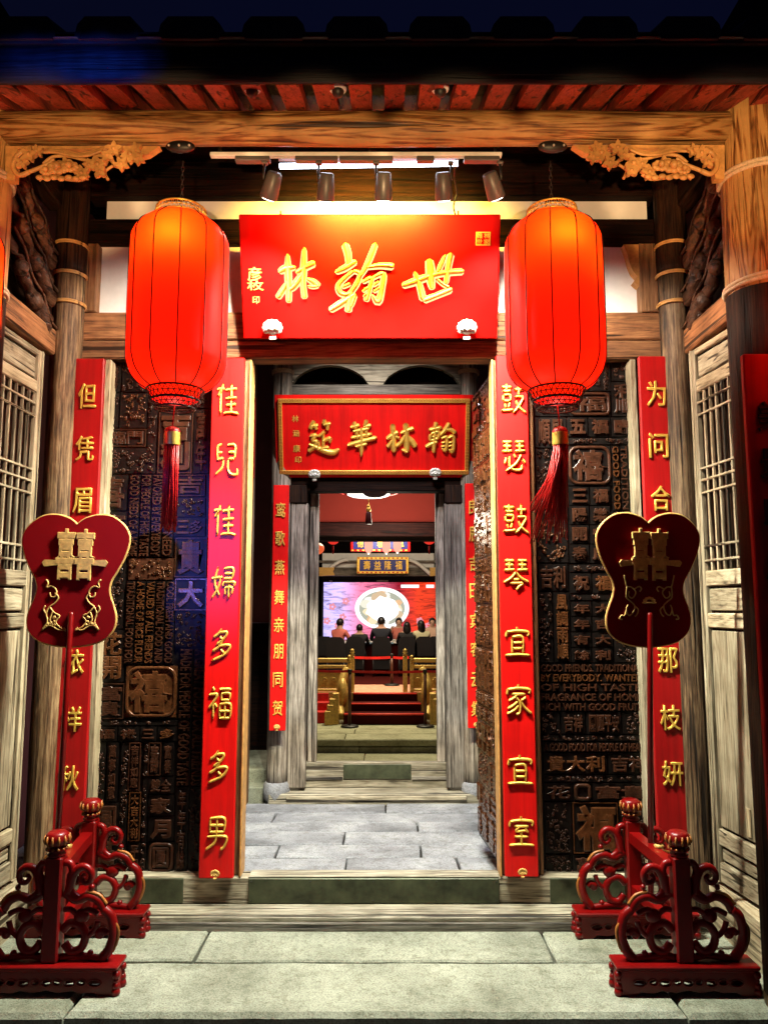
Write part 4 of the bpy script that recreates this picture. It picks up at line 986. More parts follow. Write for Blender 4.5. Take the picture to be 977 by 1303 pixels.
def couplet(x0t, x1t, x0b, x1b, y0, y1, Y, chars, label, cat='couplet', mat=None, bold=.0, w_=.72, hh=40, yf=None, cmat=None, group=None, name='couplet_board', foot=True, th=.03, brushed=False):
    zt_, zb_ = Zof(y0, Y), Zof(y1, Y)
    xa = (Xof(x0t, y0, Y)+Xof(x0b, y1, Y))/2; xb = (Xof(x1t, y0, Y)+Xof(x1b, y1, Y))/2
    r = root(name, ((xa+xb)/2, Y, zb_), label, cat, group)
    part('board', MB().box(xa, xb, Y, Y+th, zb_, zt_, .005), mat or M['red'], r)
    w = (xb-xa)*w_
    for ch, y in chars:
        if brushed:
            z = Zof(y, Y); h = abs(Zof(y-hh/2, Y)-Zof(y+hh/2, Y))
            if ch not in BM:
                mb = MB()
                for i, s in enumerate(BR[ch]): brush(mb, s, lambda u, v: (u/100-.5, .5-v/100), 1, 0, i, .007)
                me = bpy.data.meshes.new('brush_lettering'); me.from_pydata([tuple(v) for v in mb.v], [], mb.f); me.materials.append(M['gold']); me.polygons.foreach_set('use_smooth', mb.sm); BM[ch] = me
            o = bpy.data.objects.new('character', BM[ch]); COL.objects.link(o); o.parent = r; o.location = Vector(((xa+xb)/2, Y-.001, z))-WL[r]; o.scale = (w, 1, h); continue
        z = Zof(y, Y); h = abs(Zof(y-hh/2, Y)-Zof(y+hh/2, Y))
        put(ch, (xa+xb)/2, Y-.004, z, w, h, .014, cmat or M['gold'], r, bold)
    if foot: rosette(r, (xa+xb)/2, Y-.01, zb_+.028, .026, M['gold_dull'])
    return r
YB = YW-.065
ys = lambda *a: a
couplet(270, 311, 253.5, 297.5, 455, 1118, YB, [(c, y) for c, y in zip('佳兒佳婦多福多男', (508, 584, 662, 741, 820, 894, 975, 1060))], 'red couplet board left of the gate opening, gold characters, lit pink in the middle', w_=.70, hh=42, brushed=True, group='couplet boards on the gate wall')
couplet(628.5, 667, 645, 688.5, 452, 1116, YB, [(c, y) for c, y in zip('鼓瑟鼓琴宜家宜室', (507, 580, 660, 731, 817, 890, 980, 1058))], 'bright red couplet board right of the gate opening, beside the open carved leaf', w_=.80, hh=40, brushed=True, group='couplet boards on the gate wall')
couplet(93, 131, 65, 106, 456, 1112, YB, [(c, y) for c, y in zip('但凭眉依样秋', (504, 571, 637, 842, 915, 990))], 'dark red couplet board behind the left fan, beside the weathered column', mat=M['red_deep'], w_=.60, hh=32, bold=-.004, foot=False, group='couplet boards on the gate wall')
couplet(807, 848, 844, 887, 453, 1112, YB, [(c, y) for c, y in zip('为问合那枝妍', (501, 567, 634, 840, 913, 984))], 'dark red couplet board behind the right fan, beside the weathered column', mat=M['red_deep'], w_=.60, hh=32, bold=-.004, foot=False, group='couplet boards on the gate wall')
YI = 6.10
couplet(346, 366, 344.5, 365, 617, 930, YI, [(c, y) for c, y in zip('鸾歌燕舞亲朋同贺', (649, 685, 722, 760, 795, 829, 865, 901))], 'narrow red couplet board on the left column of the inner gate', w_=.62, hh=19, group='narrow couplet boards on the inner gate')
couplet(591, 612, 596, 616, 615, 927, YI, [(c, y) for c, y in zip('良辰吉日宾客云集', (645, 680, 717, 752, 790, 826, 865, 902))], 'narrow red couplet board on the inner gate, half hidden by the open carved leaf', w_=.62, hh=19, group='narrow couplet boards on the inner gate')
# boards on the eave columns, black lettering
YE = 3.10
couplet(950, 1010, 978, 1040, 450, 1130, YE, [(c, y) for c, y in zip('美景良辰逢盛世', (530, 590, 650, 720, 790, 860, 930))], 'red board with black characters on the right eave column, cut by the picture edge', mat=M['red_deep'], w_=.55, hh=38, bold=.01, cmat=M['black'], foot=False, name='column_board')

# ------------------------------------------------------------------ fans on stands
def half_outline():
    pts = [(0,155),(-40,118),(-95,88),(-190,66),(-300,80),(-395,145),(-450,225),(-460,310),(-430,430),(-380,540),(-325,640),(-306,715),(-318,790),(-350,875),(-374,965),(-366,1060),(-320,1130),(-240,1182),(-120,1212),(0,1222)]
    L = catmull([(a, b_, 0) for a, b_ in pts], 4)
    return [(p.x, p.y) for p in L]
def fan(cx, cy, yaw, label, red, ornament):
    S = .96/(6.738*259.0)      # metres per outline unit at this distance
    zc = Zof(738, cy)
    r = root('wedding_fan', (cx, cy, Zof(822, cy)), label, 'fan', 'heart-topped red fans on poles', rot=(R(5) if ornament else R(-2), 0, R(yaw)))
    z0 = Zof(738, cy)-Zof(822, cy)
    H = half_outline(); full = H+[(-a, b_) for a, b_ in H[::-1]][1:-1]
    cv = lambda u, v: (u*S, z0+(645-v)*S)
    outl = [cv(a, b_) for a, b_ in full]
    part('fan_face', MB().prism(outl, -.009, .009), red, r)
    part('gilt_rim', MB().tube([(x, 0, z) for x, z in outl], .0075, 6, closed=True), M['bronze'], r)
    # double happiness
    me = glyph('喜', .022, 0, .012); mb = MB()
    for sx_, dz in ((-82, 4), (84, 0)): mb.mesh(me, Matrix.Translation((cv(8+sx_, 0)[0], -.016+dz*.0004, z0+(645-422+dz)*S)) @ Matrix.Diagonal((172*S, .017, 455*S, 1)))
    o = part('double_happiness', mb, M['bronze'], r)
    for s in (-1, 1):
        wing = MB().prism([cv(8+s*q[0], q[1]) for q in ((120, 478), (190, 470), (262, 468), (282, 492), (262, 528), (200, 520), (120, 512))], -.022, -.0095)
        part('happiness_bar', wing, M['bronze'], r)
    for s in (-1, 1):
        vines = MB()
        if ornament == 0:
            for path in ([(235,640),(215,670),(225,710),(180,700),(140,740),(150,790),(185,790),(195,755)], [(150,760),(120,800),(150,850),(190,880),(215,940),(200,1010),(240,1080)], [(190,880),(150,930),(100,960),(130,1010),(90,1060),(40,1085),(60,1060)],
                         [(240,1080),(180,1040),(100,1080),(60,1075)], [(215,940),(240,900),(225,870)], [(160,930),(180,990),(150,1040)]):
                vines.tube([(cv(s*p.x, p.y)[0], -.012, cv(s*p.x, p.y)[1]) for p in catmull([(a, b_, 0) for a, b_ in path], 4)], .0040, 5)
            for k in range(8): q = random.Random(k); c = cv(s*(120+q.random()*90), 960+q.random()*90); vines.ball((c[0], -.012, c[1]), .008, 6, 4, 1, .6, 1)
        else:
            for path in ([(225,600),(215,650),(200,700),(160,705),(120,750),(150,800),(185,780),(180,740)], [(200,700),(205,790),(165,830),(130,870),(150,930),(185,950),(205,900),(190,860)], [(130,720),(90,700),(70,720),(85,745)], [(205,900),(220,950),(250,950),(265,980),(240,985)],
                         [(130,870),(100,900),(110,940),(130,960)]):
                vines.tube([(cv(s*p.x, p.y)[0], -.012, cv(s*p.x, p.y)[1]) for p in catmull([(a, b_, 0) for a, b_ in path], 4)], .0036, 5)
        part('scroll_ornament', vines, M['bronze'], r)
    if ornament:
        lo = MB()
        for k in range(7): a = R(-15+k*35); lo.ball((math.cos(a)*40*S, -.012, z0+(645-830)*S+math.sin(a)*30*S), .009, 7, 4, 1.2, .5, .8)
        lo.tube([(cv(-62, 840)[0], -.012, cv(0, 840)[1]), (cv(62, 840)[0], -.012, cv(0, 840)[1])], .004, 5); part('lotus', lo, M['gold_dull'], r)
    # pole runs down through the stand rails
    zt_ = z0+(645-925)*S
    part('pole', MB().lathe([(.0135, -(Zof(822, cy)-.26)), (.0135, zt_-.01), (.009, zt_)], 0, -.018, 14), M['red_stand'], r)
    return r
SY_ = 3.78
fan(Xof(94, 738, SY_), SY_, 4, 'bright red heart-topped fan with gold double-happiness character on the left stand', M['fanred'], 0)
fan(Xof(821, 738, SY_), SY_, 5, 'dark maroon heart-topped fan with lotus and scrolls on the right stand', M['fanred'], 1)

def stand(nx, fx_, label):
    """two footed posts joined by rails running away from the viewer"""
    ny, fy = 3.485, 4.05
    r = root('fan_stand', ((nx+fx_)/2, (ny+fy)/2, 0), label, 'stand', 'carved red stands holding the fans')
    for cx, cy in ((nx, ny), (fx_, fy)):
        hl = .298; d = .062
        foot = MB().box(cx-hl, cx+hl, cy-d, cy+d, .104, .122, .005); foot.box(cx-hl+.02, cx+hl-.02, cy-d+.012, cy+d-.012, .094, .1035, .003)
        fo = part('foot_plate', foot, M['red_stand'], r)
        # pierced, cusped apron on each side of the foot
        for yy in (cy-d+.016, cy+d-.030):
            out = [(-hl+.012, .094), (-hl+.012, .055), (-hl-.002, .040), (-hl+.014, .026), (-hl+.004, .012), (-hl+.018, .0), (-hl+.075, .0), (-hl+.10, .016), (-.14, .012), (-.11, .022), (-.05, .014), (0, .024)]
            out = out+[(-a, b_) for a, b_ in out[::-1]][1:]
            bmx = bmesh.new(); 
            # cut holes by building the apron from strips between openings
            mb = MB(); n = 34
            lo = lambda x: max(0, min([q for q in [ (out[i][1]+(out[i+1][1]-out[i][1])*(x-out[i][0])/(out[i+1][0]-out[i][0]+1e-9)) for i in range(len(out)-1) if out[i][0] <= x <= out[i+1][0]]] or [0]))
            bmx.free()
            holes = [(-.20, .052, .026, .012), (-.145, .055, .018, .010), (-.095, .052, .022, .012), (-.045, .055, .016, .010), (0, .053, .018, .012), (.045, .055, .016, .010), (.095, .052, .022, .012), (.145, .055, .018, .010), (.20, .052, .026, .012)]
            xs = sorted(set([round(-hl+.014+i*(2*hl-.028)/60, 5) for i in range(61)]))
            for a, b_ in zip(xs[:-1], xs[1:]):
                xm = (a+b_)/2; h = [q for q in holes if abs(xm-q[0]) < q[2]]
                zl = lo(xm) if abs(xm) < hl-.02 else 0
                if h:
                    q = h[0]; dz = q[3]*math.sqrt(max(0, 1-((xm-q[0])/q[2])**2))
                    mb.box(cx+a, cx+b_+.0005, yy, yy+.014, zl, q[1]-dz); mb.box(cx+a, cx+b_+.0005, yy, yy+.014, q[1]+dz, .0945)
                else: mb.box(cx+a, cx+b_+.0005, yy, yy+.014, zl, .0945)
            for q in holes: mb.tube([(cx+q[0]+(q[2]+.003)*math.cos(t*math.pi/6), yy+.001, q[1]+(q[3]+.003)*math.sin(t*math.pi/6)) for t in range(12)], .004, 5, closed=True)
            part('apron', mb, M['red_stand'], r)
        for s in (-1, 1):
            mb = MB()
            mb.box(cx+s*(hl-.016)-.008, cx+s*(hl-.016)+.008, cy-d+.031, cy+d-.031, .002, .0935)
            for z, q in ((.082, .018), (.060, .012), (.040, .017), (.016, .020)):
                for yy in (cy-d+.022, cy+d-.022): mb.ball((cx+s*(hl-.010), yy, z), q, 8, 6)
            part('bulb_leg', mb, M['red_stand'], r)
        post = MB().box(cx-.036, cx+.036, cy-.036, cy+.036, .1225, .545, .007)
        po = part('post', post, M['red_stand'], r)
        fin = MB()
        fin.lathe([(.034, .545), (.040, .552), (.030, .560), (.034, .566), (.046, .572), (.034, .580), (.030, .584)], cx, cy, 20)
        fin.lathe([(.034, .586), (.048, .598), (.050, .618), (.046, .636), (.034, .645), (.002, .647)], cx, cy, 20)
        part('finial', fin, M['red_stand'], po)
        pet = MB()
        for k in range(12):
            a = 2*math.pi*k/12; pet.tube([(cx+.046*math.cos(a), cy+.046*math.sin(a), .594), (cx+.053*math.cos(a), cy+.053*math.sin(a), .612), (cx+.049*math.cos(a), cy+.049*math.sin(a), .632)], [.004, .006, .003], 6)
            pet.ball((cx+.040*math.cos(a), cy+.040*math.sin(a), .576), .007, 6, 4)
        part('finial_petals', pet, M['petal'], po)
        # scrolls either side of the post
        for s in (-1, 1):
            mb = MB(); q = lambda U, V: ((cx+s*(.036+(U-520)/1113), cy, .1225+(690-V)/1085))
            def T(pts, rad, taper=None, fl=.62):
                c = catmull([q(*p) for p in pts], 5); n = len(c)
                rr = [rad*(1-(.55*i/(n-1) if taper else 0)) for i in range(n)]
                mb.tube(c, rr, 8, 1.0)
            T([(523, 262), (548, 268), (560, 300), (548, 345), (560, 395), (600, 425)], .016)
            T([(545, 400), (560, 330), (585, 290), (622, 283), (650, 310), (645, 345), (620, 352), (604, 332), (618, 316)], .020, 1)
            T([(530, 395), (585, 428), (640, 412), (690, 430), (718, 470)], .019)
            T([(715, 468), (752, 500), (766, 570), (752, 635), (715, 684)], .021)
            T([(523, 678), (580, 668), (650, 674), (720, 684)], .015)
            T([(527, 560), (560, 530), (608, 540), (634, 585), (615, 638), (570, 650), (536, 615)], .018)
            T([(528, 470), (560, 470), (600, 492), (640, 470), (690, 490)], .012); T([(690, 575), (715, 560), (735, 575)], .014); T([(640, 590), (675, 560), (690, 520)], .012)
            c = q(612, 498); mb.ball(c, .034, 12, 8, 1, .5, .9); c = q(655, 372); mb.ball(c, .013, 8, 6); c = q(700, 575); mb.ball(c, .022, 10, 7, 1, .6, 1); c = q(660, 660); mb.ball(c, .014, 8, 6)
            part('scroll_bracket', mb, M['red_stand'], r)
            gm = MB()
            for pts in ([(745, 500), (786, 545), (786, 600), (765, 650)], [(640, 390), (695, 405), (730, 445)]):
                c = catmull([q(*p) for p in pts], 5); gm.tube([Vector((p.x, cy-.006, p.z)) for p in c], .0075, 6)
            part('worn_gilt_edge', gm, M['petal'], r)
    for z0, z1, w in ((.445, .495, .026), (.20, .245, .022)):
        mb = MB(); ya, yb_ = ny+.037, fy-.037
        mb.add([(nx-w, ya, z0), (nx+w, ya, z0), (fx_+w, yb_, z0), (fx_-w, yb_, z0), (nx-w, ya, z1), (nx+w, ya, z1), (fx_+w, yb_, z1), (fx_-w, yb_, z1)], [(0,3,2,1), (4,5,6,7), (0,1,5,4), (2,3,7,6), (1,2,6,5), (3,0,4,7)])
        part('cross_rail', mb, M['red_stand'], r)
    my = SY_-.018; mx = (nx+fx_)/2
    part('pole_socket', MB().lathe([(.020, .4955), (.024, .505), (.016, .512)], Xof(88, 1075, SY_) if nx < 0 else Xof(836, 1075, SY_), my, 14, cap=False), M['gold_dull'], r)
    return r
stand(Xof(67, 1200, 3.485), Xof(112, 1130, 4.05), 'carved red stand holding the brighter fan, its near foot cut by the left picture edge')
stand(Xof(868, 1200, 3.485), Xof(806, 1130, 4.05), 'carved red stand on the right, near-black in shade, holding the dark fan')
# ================================================================== HALL BETWEEN THE GATES
ZH = 0.10
hf = root('hall_floor', (0, 5.3, 0), kind='structure')
part('floor_bed', MB().box(-2.3, 2.3, 4.385, 6.60, -.5, ZH-.03), M['joint'], hf)
rowsY = [4.39]+[Yfloor(y, ZH) for y in (1091, 1075, 1058, 1046, 1034, 1022)]
joints = [(440, 583), (353, 535), (438,), (531,), (348,), (491,)]
xsb = lambda x, y: Xof(x, y, Yfloor(y, ZH))
for i in range(6):
    y0, y1 = rowsY[i], rowsY[i+1]; ym = (1100, 1083, 1066, 1052, 1040, 1028)[i]
    e = [-2.3]+[xsb(j, ym) for j in joints[i]]+[2.3]
    for a, b_ in zip(e[:-1], e[1:]):
        part('floor_slab', slab(a+.006, b_-.006, y0+.007, y1-.007, ZH-.06, ZH+random.uniform(-.003, .004), .006), M['stone_pale'], hf)
YG = 6.27
# hall walls, ceiling (hall walls are part of the surrounding building)
hw = root('hall_room', (0, 5.3, 0), 'dim hall behind the gate with dull red-brown walls and dark plank ceiling', 'room')
for sg in (-1, 1):
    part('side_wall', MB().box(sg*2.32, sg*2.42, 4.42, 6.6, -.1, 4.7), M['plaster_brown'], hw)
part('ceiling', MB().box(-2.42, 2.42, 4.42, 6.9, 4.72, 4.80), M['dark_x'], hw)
for y in (4.9, 5.5, 6.1): part('ceiling_joist', MB().box(-2.3, 2.3, y, y+.1, 4.56, 4.71, .01), M['dark_x'], hw)
part('post', MB().box(Xof(307, 800, 6.18), Xof(319, 800, 6.18), 6.16, 6.25, ZH, Zof(460, 6.16), .006), M['brown_z'], hw)
part('red_panel', MB().box(Xof(313, 560, 6.10), Xof(324, 560, 6.10), 6.12, 6.14, Zof(608, 6.1), Zof(505, 6.1), .003), M['red_deep'], hw)
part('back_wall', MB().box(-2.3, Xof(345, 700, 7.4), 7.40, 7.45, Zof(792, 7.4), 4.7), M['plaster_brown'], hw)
part('back_wainscot', MB().box(-2.3, Xof(345, 700, 7.4), 7.38, 7.46, -.3, Zof(793, 7.4)), M['dark_x'], hw)
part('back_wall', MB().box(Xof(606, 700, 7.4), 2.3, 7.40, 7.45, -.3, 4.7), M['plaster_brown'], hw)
part('side_step', MB().box(-2.3, Xof(344, 990, 6.6), 6.5, 7.35, -.1, .30, .01), M['stone'], hw)
part('side_step', MB().box(-2.3, Xof(344, 990, 6.6), 6.32, 6.49, -.1, .20, .01), M['stone'], hw)
# ------------------------------------------------------------------ inner gate
ig = root('inner_gate', (-.08, YG, ZH), 'weathered grey timber inner gate with arched openings above its plaque', 'gate')
def icol(x0, x1, y0, y1, Y, mat=M['ash_z'], nmn='round_column'):
    ym = (y0+y1)/2; cx = Xof((x0+x1)/2, ym, Y); rr = (Xof(x1, ym, Y)-Xof(x0, ym, Y))/2
    return column(cx, Y+.03, rr, Zof(y1, Y), Zof(y0, Y), mat, ig, .04, 20, nmn), cx, rr
for x0, x1 in ((343, 369), (587, 612)):
    c_, cx, rr = icol(x0, x1, 440, 1000, YG)
    for y in (473,): ring(cx, YG+.03, Zof(y, YG-.05), rr+.006, .007, ig, M['rope'], 3)
    part('stone_base', MB().lathe([(rr*1.02, Zof(1021, YG)), (rr*1.22, Zof(1016, YG)), (rr*1.30, Zof(1007, YG)), (rr*1.22, Zof(998, YG)), (rr*1.05, Zof(995, YG))], cx, YG+.03, 20), M['stone_pale'], ig)
part('arch_rail', MB().box(Xof(368, 495, YG), Xof(588, 495, YG), YG, YG+.09, Zof(502, YG), Zof(489, YG), .006), M['grey_x'], ig)
mb = MB()
def arch(x0, x1):
    return [P(x0+(x1-x0)*t, 489-25*math.sin(math.pi*t)**.6, YG) for t in [i/14 for i in range(15)]]
top = P(368, 452, YG).z
prev = P(368, 489, YG)
out = [(P(368, 489, YG).x, P(368, 489, YG).z)]
for x0, x1 in ((371, 469), (487, 585)): out += [(p.x, p.z) for p in arch(x0, x1)]
out += [(P(588, 489, YG).x, P(588, 489, YG).z), (P(588, 452, YG).x, top), (P(368, 452, YG).x, top)]
part('arched_board', mb.prism(out, YG+.01, YG+.07), M['pale_x'], ig)
part('top_rail', MB().box(-2.3, 2.3, YG+.08, YG+.2, top-.02, 4.7), M['dark_x'], ig)
part('opening_backing', MB().box(Xof(366, 470, YG+.3), Xof(590, 470, YG+.3), YG+.3, YG+.33, Zof(520, YG+.3), Zof(440, YG+.3)), M['dark_x'], ig)
part('lintel', MB().box(Xof(365, 612, YG), Xof(592, 612, YG), YG+.01, YG+.14, Zof(625, YG), Zof(600, YG), .004), M['dark_x'], ig)
part('board_behind_plaque', MB().box(Xof(365, 560, YG), Xof(592, 560, YG), YG+.02, YG+.10, Zof(600, YG)+.001, Zof(502, YG)-.001), M['dark_x'], ig)
mbx = MB(); c = P(477, 625, YG-.02); mbx.prism([(c.x+.10*math.cos(t), c.z-.045*math.sin(t)) for t in [math.pi*i/12 for i in range(13)]], YG-.01, YG+.05); part('carved_drop', mbx, M['dark_x'], ig)
def ist(x0, x1, y0, y1, Y, th, mat, nmn): return yplate(x0, x1, y0, y1, Y, th, nmn, mat, ig, .006)
ist(368, 390, 640, 1003, YG+.005, .10, M['ash_z'], 'gate_post'); ist(567, 589, 640, 1003, YG+.005, .10, M['ash_z'], 'gate_post')
ist(367, 391, 617, 640, YG-.01, .12, M['dark_z'], 'post_head'); ist(566, 590, 617, 640, YG-.01, .12, M['dark_z'], 'post_head')
ist(393, 404, 625, 970, YG+.14, .08, M['ash_z'], 'gate_jamb'); ist(555, 566, 625, 970, YG+.14, .08, M['ash_z'], 'gate_jamb')
ist(390, 394, 625, 970, YG+.20, .02, M['dark_z'], 'gate_jamb_shadow_gap'); ist(565, 568, 625, 970, YG+.20, .02, M['dark_z'], 'gate_jamb_shadow_gap')
zs1 = .175
part('lower_step', wob(MB().box(Xof(343, 1010, YG), Xof(612, 1010, YG), 6.20, 6.55, ZH-.02, zs1, .01), .004, 6), M['pale_x'], ig)
part('step_front', wob(MB().box(Xof(366, 1010, YG), Xof(592, 1010, YG), 6.18, 6.198, ZH+.03, zs1-.012, .006), .006, 8), M['pale_x'], ig)
YT = 6.40; zth = Zof(970, YT)
part('threshold_board', MB().box(Xof(382, 985, YT), Xof(571, 985, YT), YT, YT+.07, zs1, zth, .006), M['pale_x'], ig)
part('kick_plate', MB().box(Xof(437, 982, YT), Xof(523, 982, YT), YT-.012, YT-.001, Zof(991, YT), Zof(972.5, YT), .002), M['plate'], ig)
for x0, x1 in ((383, 436), (524, 571)): part('threshold_cap', MB().box(Xof(x0, 990, YT), Xof(x1, 990, YT), YT-.014, YT-.001, Zof(992, YT)+.0, Zof(988, YT), .002), M['grey_x'], ig)

# ================================================================== COURTYARD
ZC, ZP = -.65, -.45
cf = root('court_floor', (0, 10, 0), kind='structure')
part('floor_bed', MB().box(-4, 4, 6.6, 12.4, -1.0, ZC-.04), M['joint'], cf)
for i in range(7):
    y0 = 6.62+i*.83; xx = -3.0+random.random()*.5
    while xx < 3.0:
        w_ = random.uniform(1.0, 1.7); part('court_slab', slab(xx+.006, xx+w_-.006, y0+.006, y0+.82, ZC-.08, ZC+random.uniform(-.004, .004)), M['stone_yel'], cf); xx += w_
Y1 = Yfloor(941, ZP)
for (a, b_) in ((-3, Xof(438, 945, Y1)), (Xof(438, 945, Y1), Xof(640, 945, Y1)), (Xof(640, 945, Y1), 3)):
    part('plinth_stone', slab(a+.006, b_-.006, Y1, Y1+.55, ZP-.10, ZP, .015), M['stone_yel'], cf)
for (a, b_) in ((-3, Xof(457, 955, Y1)), (Xof(457, 955, Y1), 3)):
    part('plinth_course', slab(a+.006, b_-.006, Y1+.012, Y1+.5, ZC-.05, ZP-.115, .012), M['stone_yel'], cf)
for (a, b_) in ((-3, Xof(451, 935, Y1+.7)), (Xof(451, 935, Y1+.7), 3)):
    part('floor_slab', slab(a+.006, b_-.006, Y1+.56, Y1+1.1, ZP-.10, ZP, .01), M['stone_yel'], cf)
part('floor_slab', slab(-5, 5, Y1+1.11, 14.6, ZP-.10, ZP-.001, .01), M['stone_yel'], cf)
# red wall band across the court and the beam below it
ch = root('court_hall', (0, 9.2, 2.4), 'inner court building with a bright red upper wall and dark beam', 'building')
part('red_wall', MB().box(-3, 3, 9.2, 9.3, Zof(664, 9.2), 4.2), M['plaster_red'], ch)
part('beam', MB().box(-3, 3, 9.05, 9.35, Zof(687, 9.05), Zof(664, 9.05), .02), M['dark_x'], ch)
part('beam_face', MB().box(-3, 3, 9.02, 9.045, Zof(683, 9.05), Zof(665, 9.05), .01), wood('dark_maroon_beam', (0.02,0.004,0.003), (0.07,0.012,0.010), (0.13,0.03,0.02), 'X'), ch)
part('court_roof', MB().box(-3, 3, 7.5, 22, 4.6, 4.7), M['dark_x'], ch)
for sg in (-1, 1): part('court_side_wall', MB().box(sg*3.0, sg*3.1, 6.65, 22, -1, 4.6), M['dark_y'], ch)
# pendant lamp
b = P(469, 630, 7.6); pl = root('pendant_lamp', b, 'round white pendant lamp with red wire rim and dark red tassel below the inner lintel', 'lamp')
rr = Xof(496, 630, 7.6)-b.x
part('lamp_disc', MB().lathe([(rr*1.02, .035), (rr, .0), (rr*.85, -.012), (.01, -.02)][::-1], b.x, b.y, 28).xf(Matrix.Translation((0, 0, b.z))), emis('pendant_glass', (1, .95, .86), 2.2), pl)
part('wire_rim', MB().tube([(b.x+rr*1.4*math.cos(t*math.pi/14), b.y+rr*1.4*math.sin(t*math.pi/14), b.z+.03) for t in range(28)], .008, 5, closed=True), M['red'], pl)
part('wire_rim', MB().tube([(b.x+rr*1.02*math.cos(t*math.pi/14), b.y+rr*1.02*math.sin(t*math.pi/14), b.z+.04) for t in range(28)], .010, 5, closed=True), M['iron'], pl)
part('suspension', MB().tube([(b.x, b.y, b.z+.03), (b.x, b.y, 4.6)], .006, 5), M['iron'], pl)
part('cord', MB().tube([(b.x, b.y, b.z-.01), (b.x, b.y, b.z-.09)], .004, 5), M['gold'], pl)
part('knot', MB().ball((b.x, b.y, b.z-.11), .018, 8, 6).ball((b.x, b.y, b.z-.145), .024, 8, 6, sz=1.2), M['gold'], pl)
part('tassel', MB().lathe([(.034, Zof(667, 7.6)), (.030, Zof(660, 7.6)), (.026, Zof(653, 7.6)), (.012, Zof(650, 7.6))], b.x, b.y, 14, sy=.8), plain('dark_red_tassel', (.10, .004, .006)), pl)

# ================================================================== INNER HALL WITH STAGE
ZS = .03
ih = root('inner_hall', (0, 21, 0), 'far inner hall wall with pale arched ceiling boards and dark beams', 'building')
part('back_wall', MB().box(-3, 3, 21.6, 21.7, -1, 4.6), M['dark_x'], ih)
part('pale_ceiling_board', MB().box(Xof(409, 715, 20), Xof(553, 715, 20), 20.3, 20.35, Zof(722, 20.3), Zof(704, 20.3)), M['plaster'], ih)
for y0, y1 in ((713, 716), (722, 733)): part('cross_beam', MB().box(Xof(405, 715, 20), Xof(575, 715, 20), 20.2, 20.28, Zof(y1, 20.2), Zof(y0, 20.2), .01), M['grey_x'], ih)
mb = MB()
for sg, c0 in ((1, 411), (-1, 548)):
    pts = [P(c0+sg*(i*4), 731-math.sin(i/8*math.pi/2)*19, 20.1) for i in range(9)]; mb.tube(pts, .05, 6)
part('arch_rib', mb, M['plaster'], ih)
for x0, x1, sg in ((406, 426, 1), (547, 560, -1)):
    o = [P(x0, 722, 20.0), P(x1, 722, 20), P(x1-3*sg*.8, 727, 20), P(x1, 732, 20), P(x0, 733, 20)]
    part('gilt_bracket', MB().prism([(p.x, p.z) for p in o], 20.0, 20.08), M['gold_dull'], ih)
part('stage_floor', MB().box(-3, 3, 14.72, 21.6, ZS-.5, ZS), M['carpet_pale'], ih)
part('stage_front', MB().box(-3, 3, 14.66, 14.715, -1, ZS+.0), M['gilt'], ih)
part('rear_floor', MB().box(-3, 3, 16.2, 21.5, ZS+.001, ZS+.012), M['carpet'], ih)
# plaques
def blue_plaque(x0, x1, y0, y1, Y, chars, label, nmn):
    b = P((x0+x1)/2, (y0+y1)/2, Y); r = root('blue_plaque', b, label, 'plaque')
    X_0, X_1, Z0, Z1 = Xof(x0, y1, Y), Xof(x1, y1, Y), Zof(y1, Y), Zof(y0, Y); t = (Z1-Z0)*.16
    part('frame', MB().box(X_0, X_1, Y, Y+.05, Z0, Z1, .01), M['gold'] if nmn else M['red'], r)
    part('field', MB().box(X_0+t, X_1-t, Y-.012, Y-.001, Z0+t, Z1-t), M['blue'], r)
    orn = MB(); k = 0; xx = X_0+.02
    while xx < X_1-.05:
        orn.box(xx, xx+.045, Y-.008, Y-.001, Z0+t*.25, Z0+t*.75); orn.box(xx, xx+.045, Y-.008, Y-.001, Z1-t*.75, Z1-t*.25); xx += .11
    part('frame_ornament', orn, M['red'] if nmn else M['gold'], r)
    n = len(chars); w_ = (X_1-X_0-2*t)/(n+.4)
    for i, c in enumerate(chars): put(c, X_0+t+(i+.7)*w_, Y-.02, (Z0+Z1)/2, w_*.66, (Z1-Z0)*.52, .016, M['gold'], r, .0)
blue_plaque(454, 520, 708.5, 730, 19.8, '壽益隆福', 'small blue plaque with four gold characters in an orange and gold frame above the screen', 1)
blue_plaque(446, 522, 680, 702, 16.0, '德 馨 風', 'blue plaque in a red frame half hidden behind three small lit lanterns', 0)
for k, (x, y0, y1, lb) in enumerate(((469, 686, 704, 'leftmost of the three small glowing pink lanterns in the inner hall'), (491.5, 685, 704, 'middle one of the three small glowing pink lanterns in the inner hall'), (505.5, 686, 703, 'rightmost of the three small glowing pink lanterns in the inner hall'))):
    Yq = 13.5+k*.6; b = P(x, y1, Yq); r = root('small_lantern', b, lb, 'lantern', 'small lit lanterns in the inner hall'); h = Zof(y0-6, Yq)-b.z; w_ = Xof(x+5.3, y1, Yq)-b.x
    part('glass', MB().lathe([(w_*.3, b.z), (w_*.75, b.z+h*.1), (w_, b.z+h*.3), (w_, b.z+h*.7), (w_*.8, b.z+h*.92), (w_*.4, b.z+h)], b.x, b.y, 16), emis('pink_lantern_glass', (1, .42, .30), 1.25), r)
    part('lit_bottom', MB().lathe([(w_*.15, b.z-.02), (w_*.4, b.z+.03)], b.x, b.y, 12), emis('lantern_core', (1, .85, .6), 4), r)
    part('cap', MB().lathe([(w_*.5, b.z+h), (w_*.3, b.z+h+.04)], b.x, b.y, 12), M['red'], r)
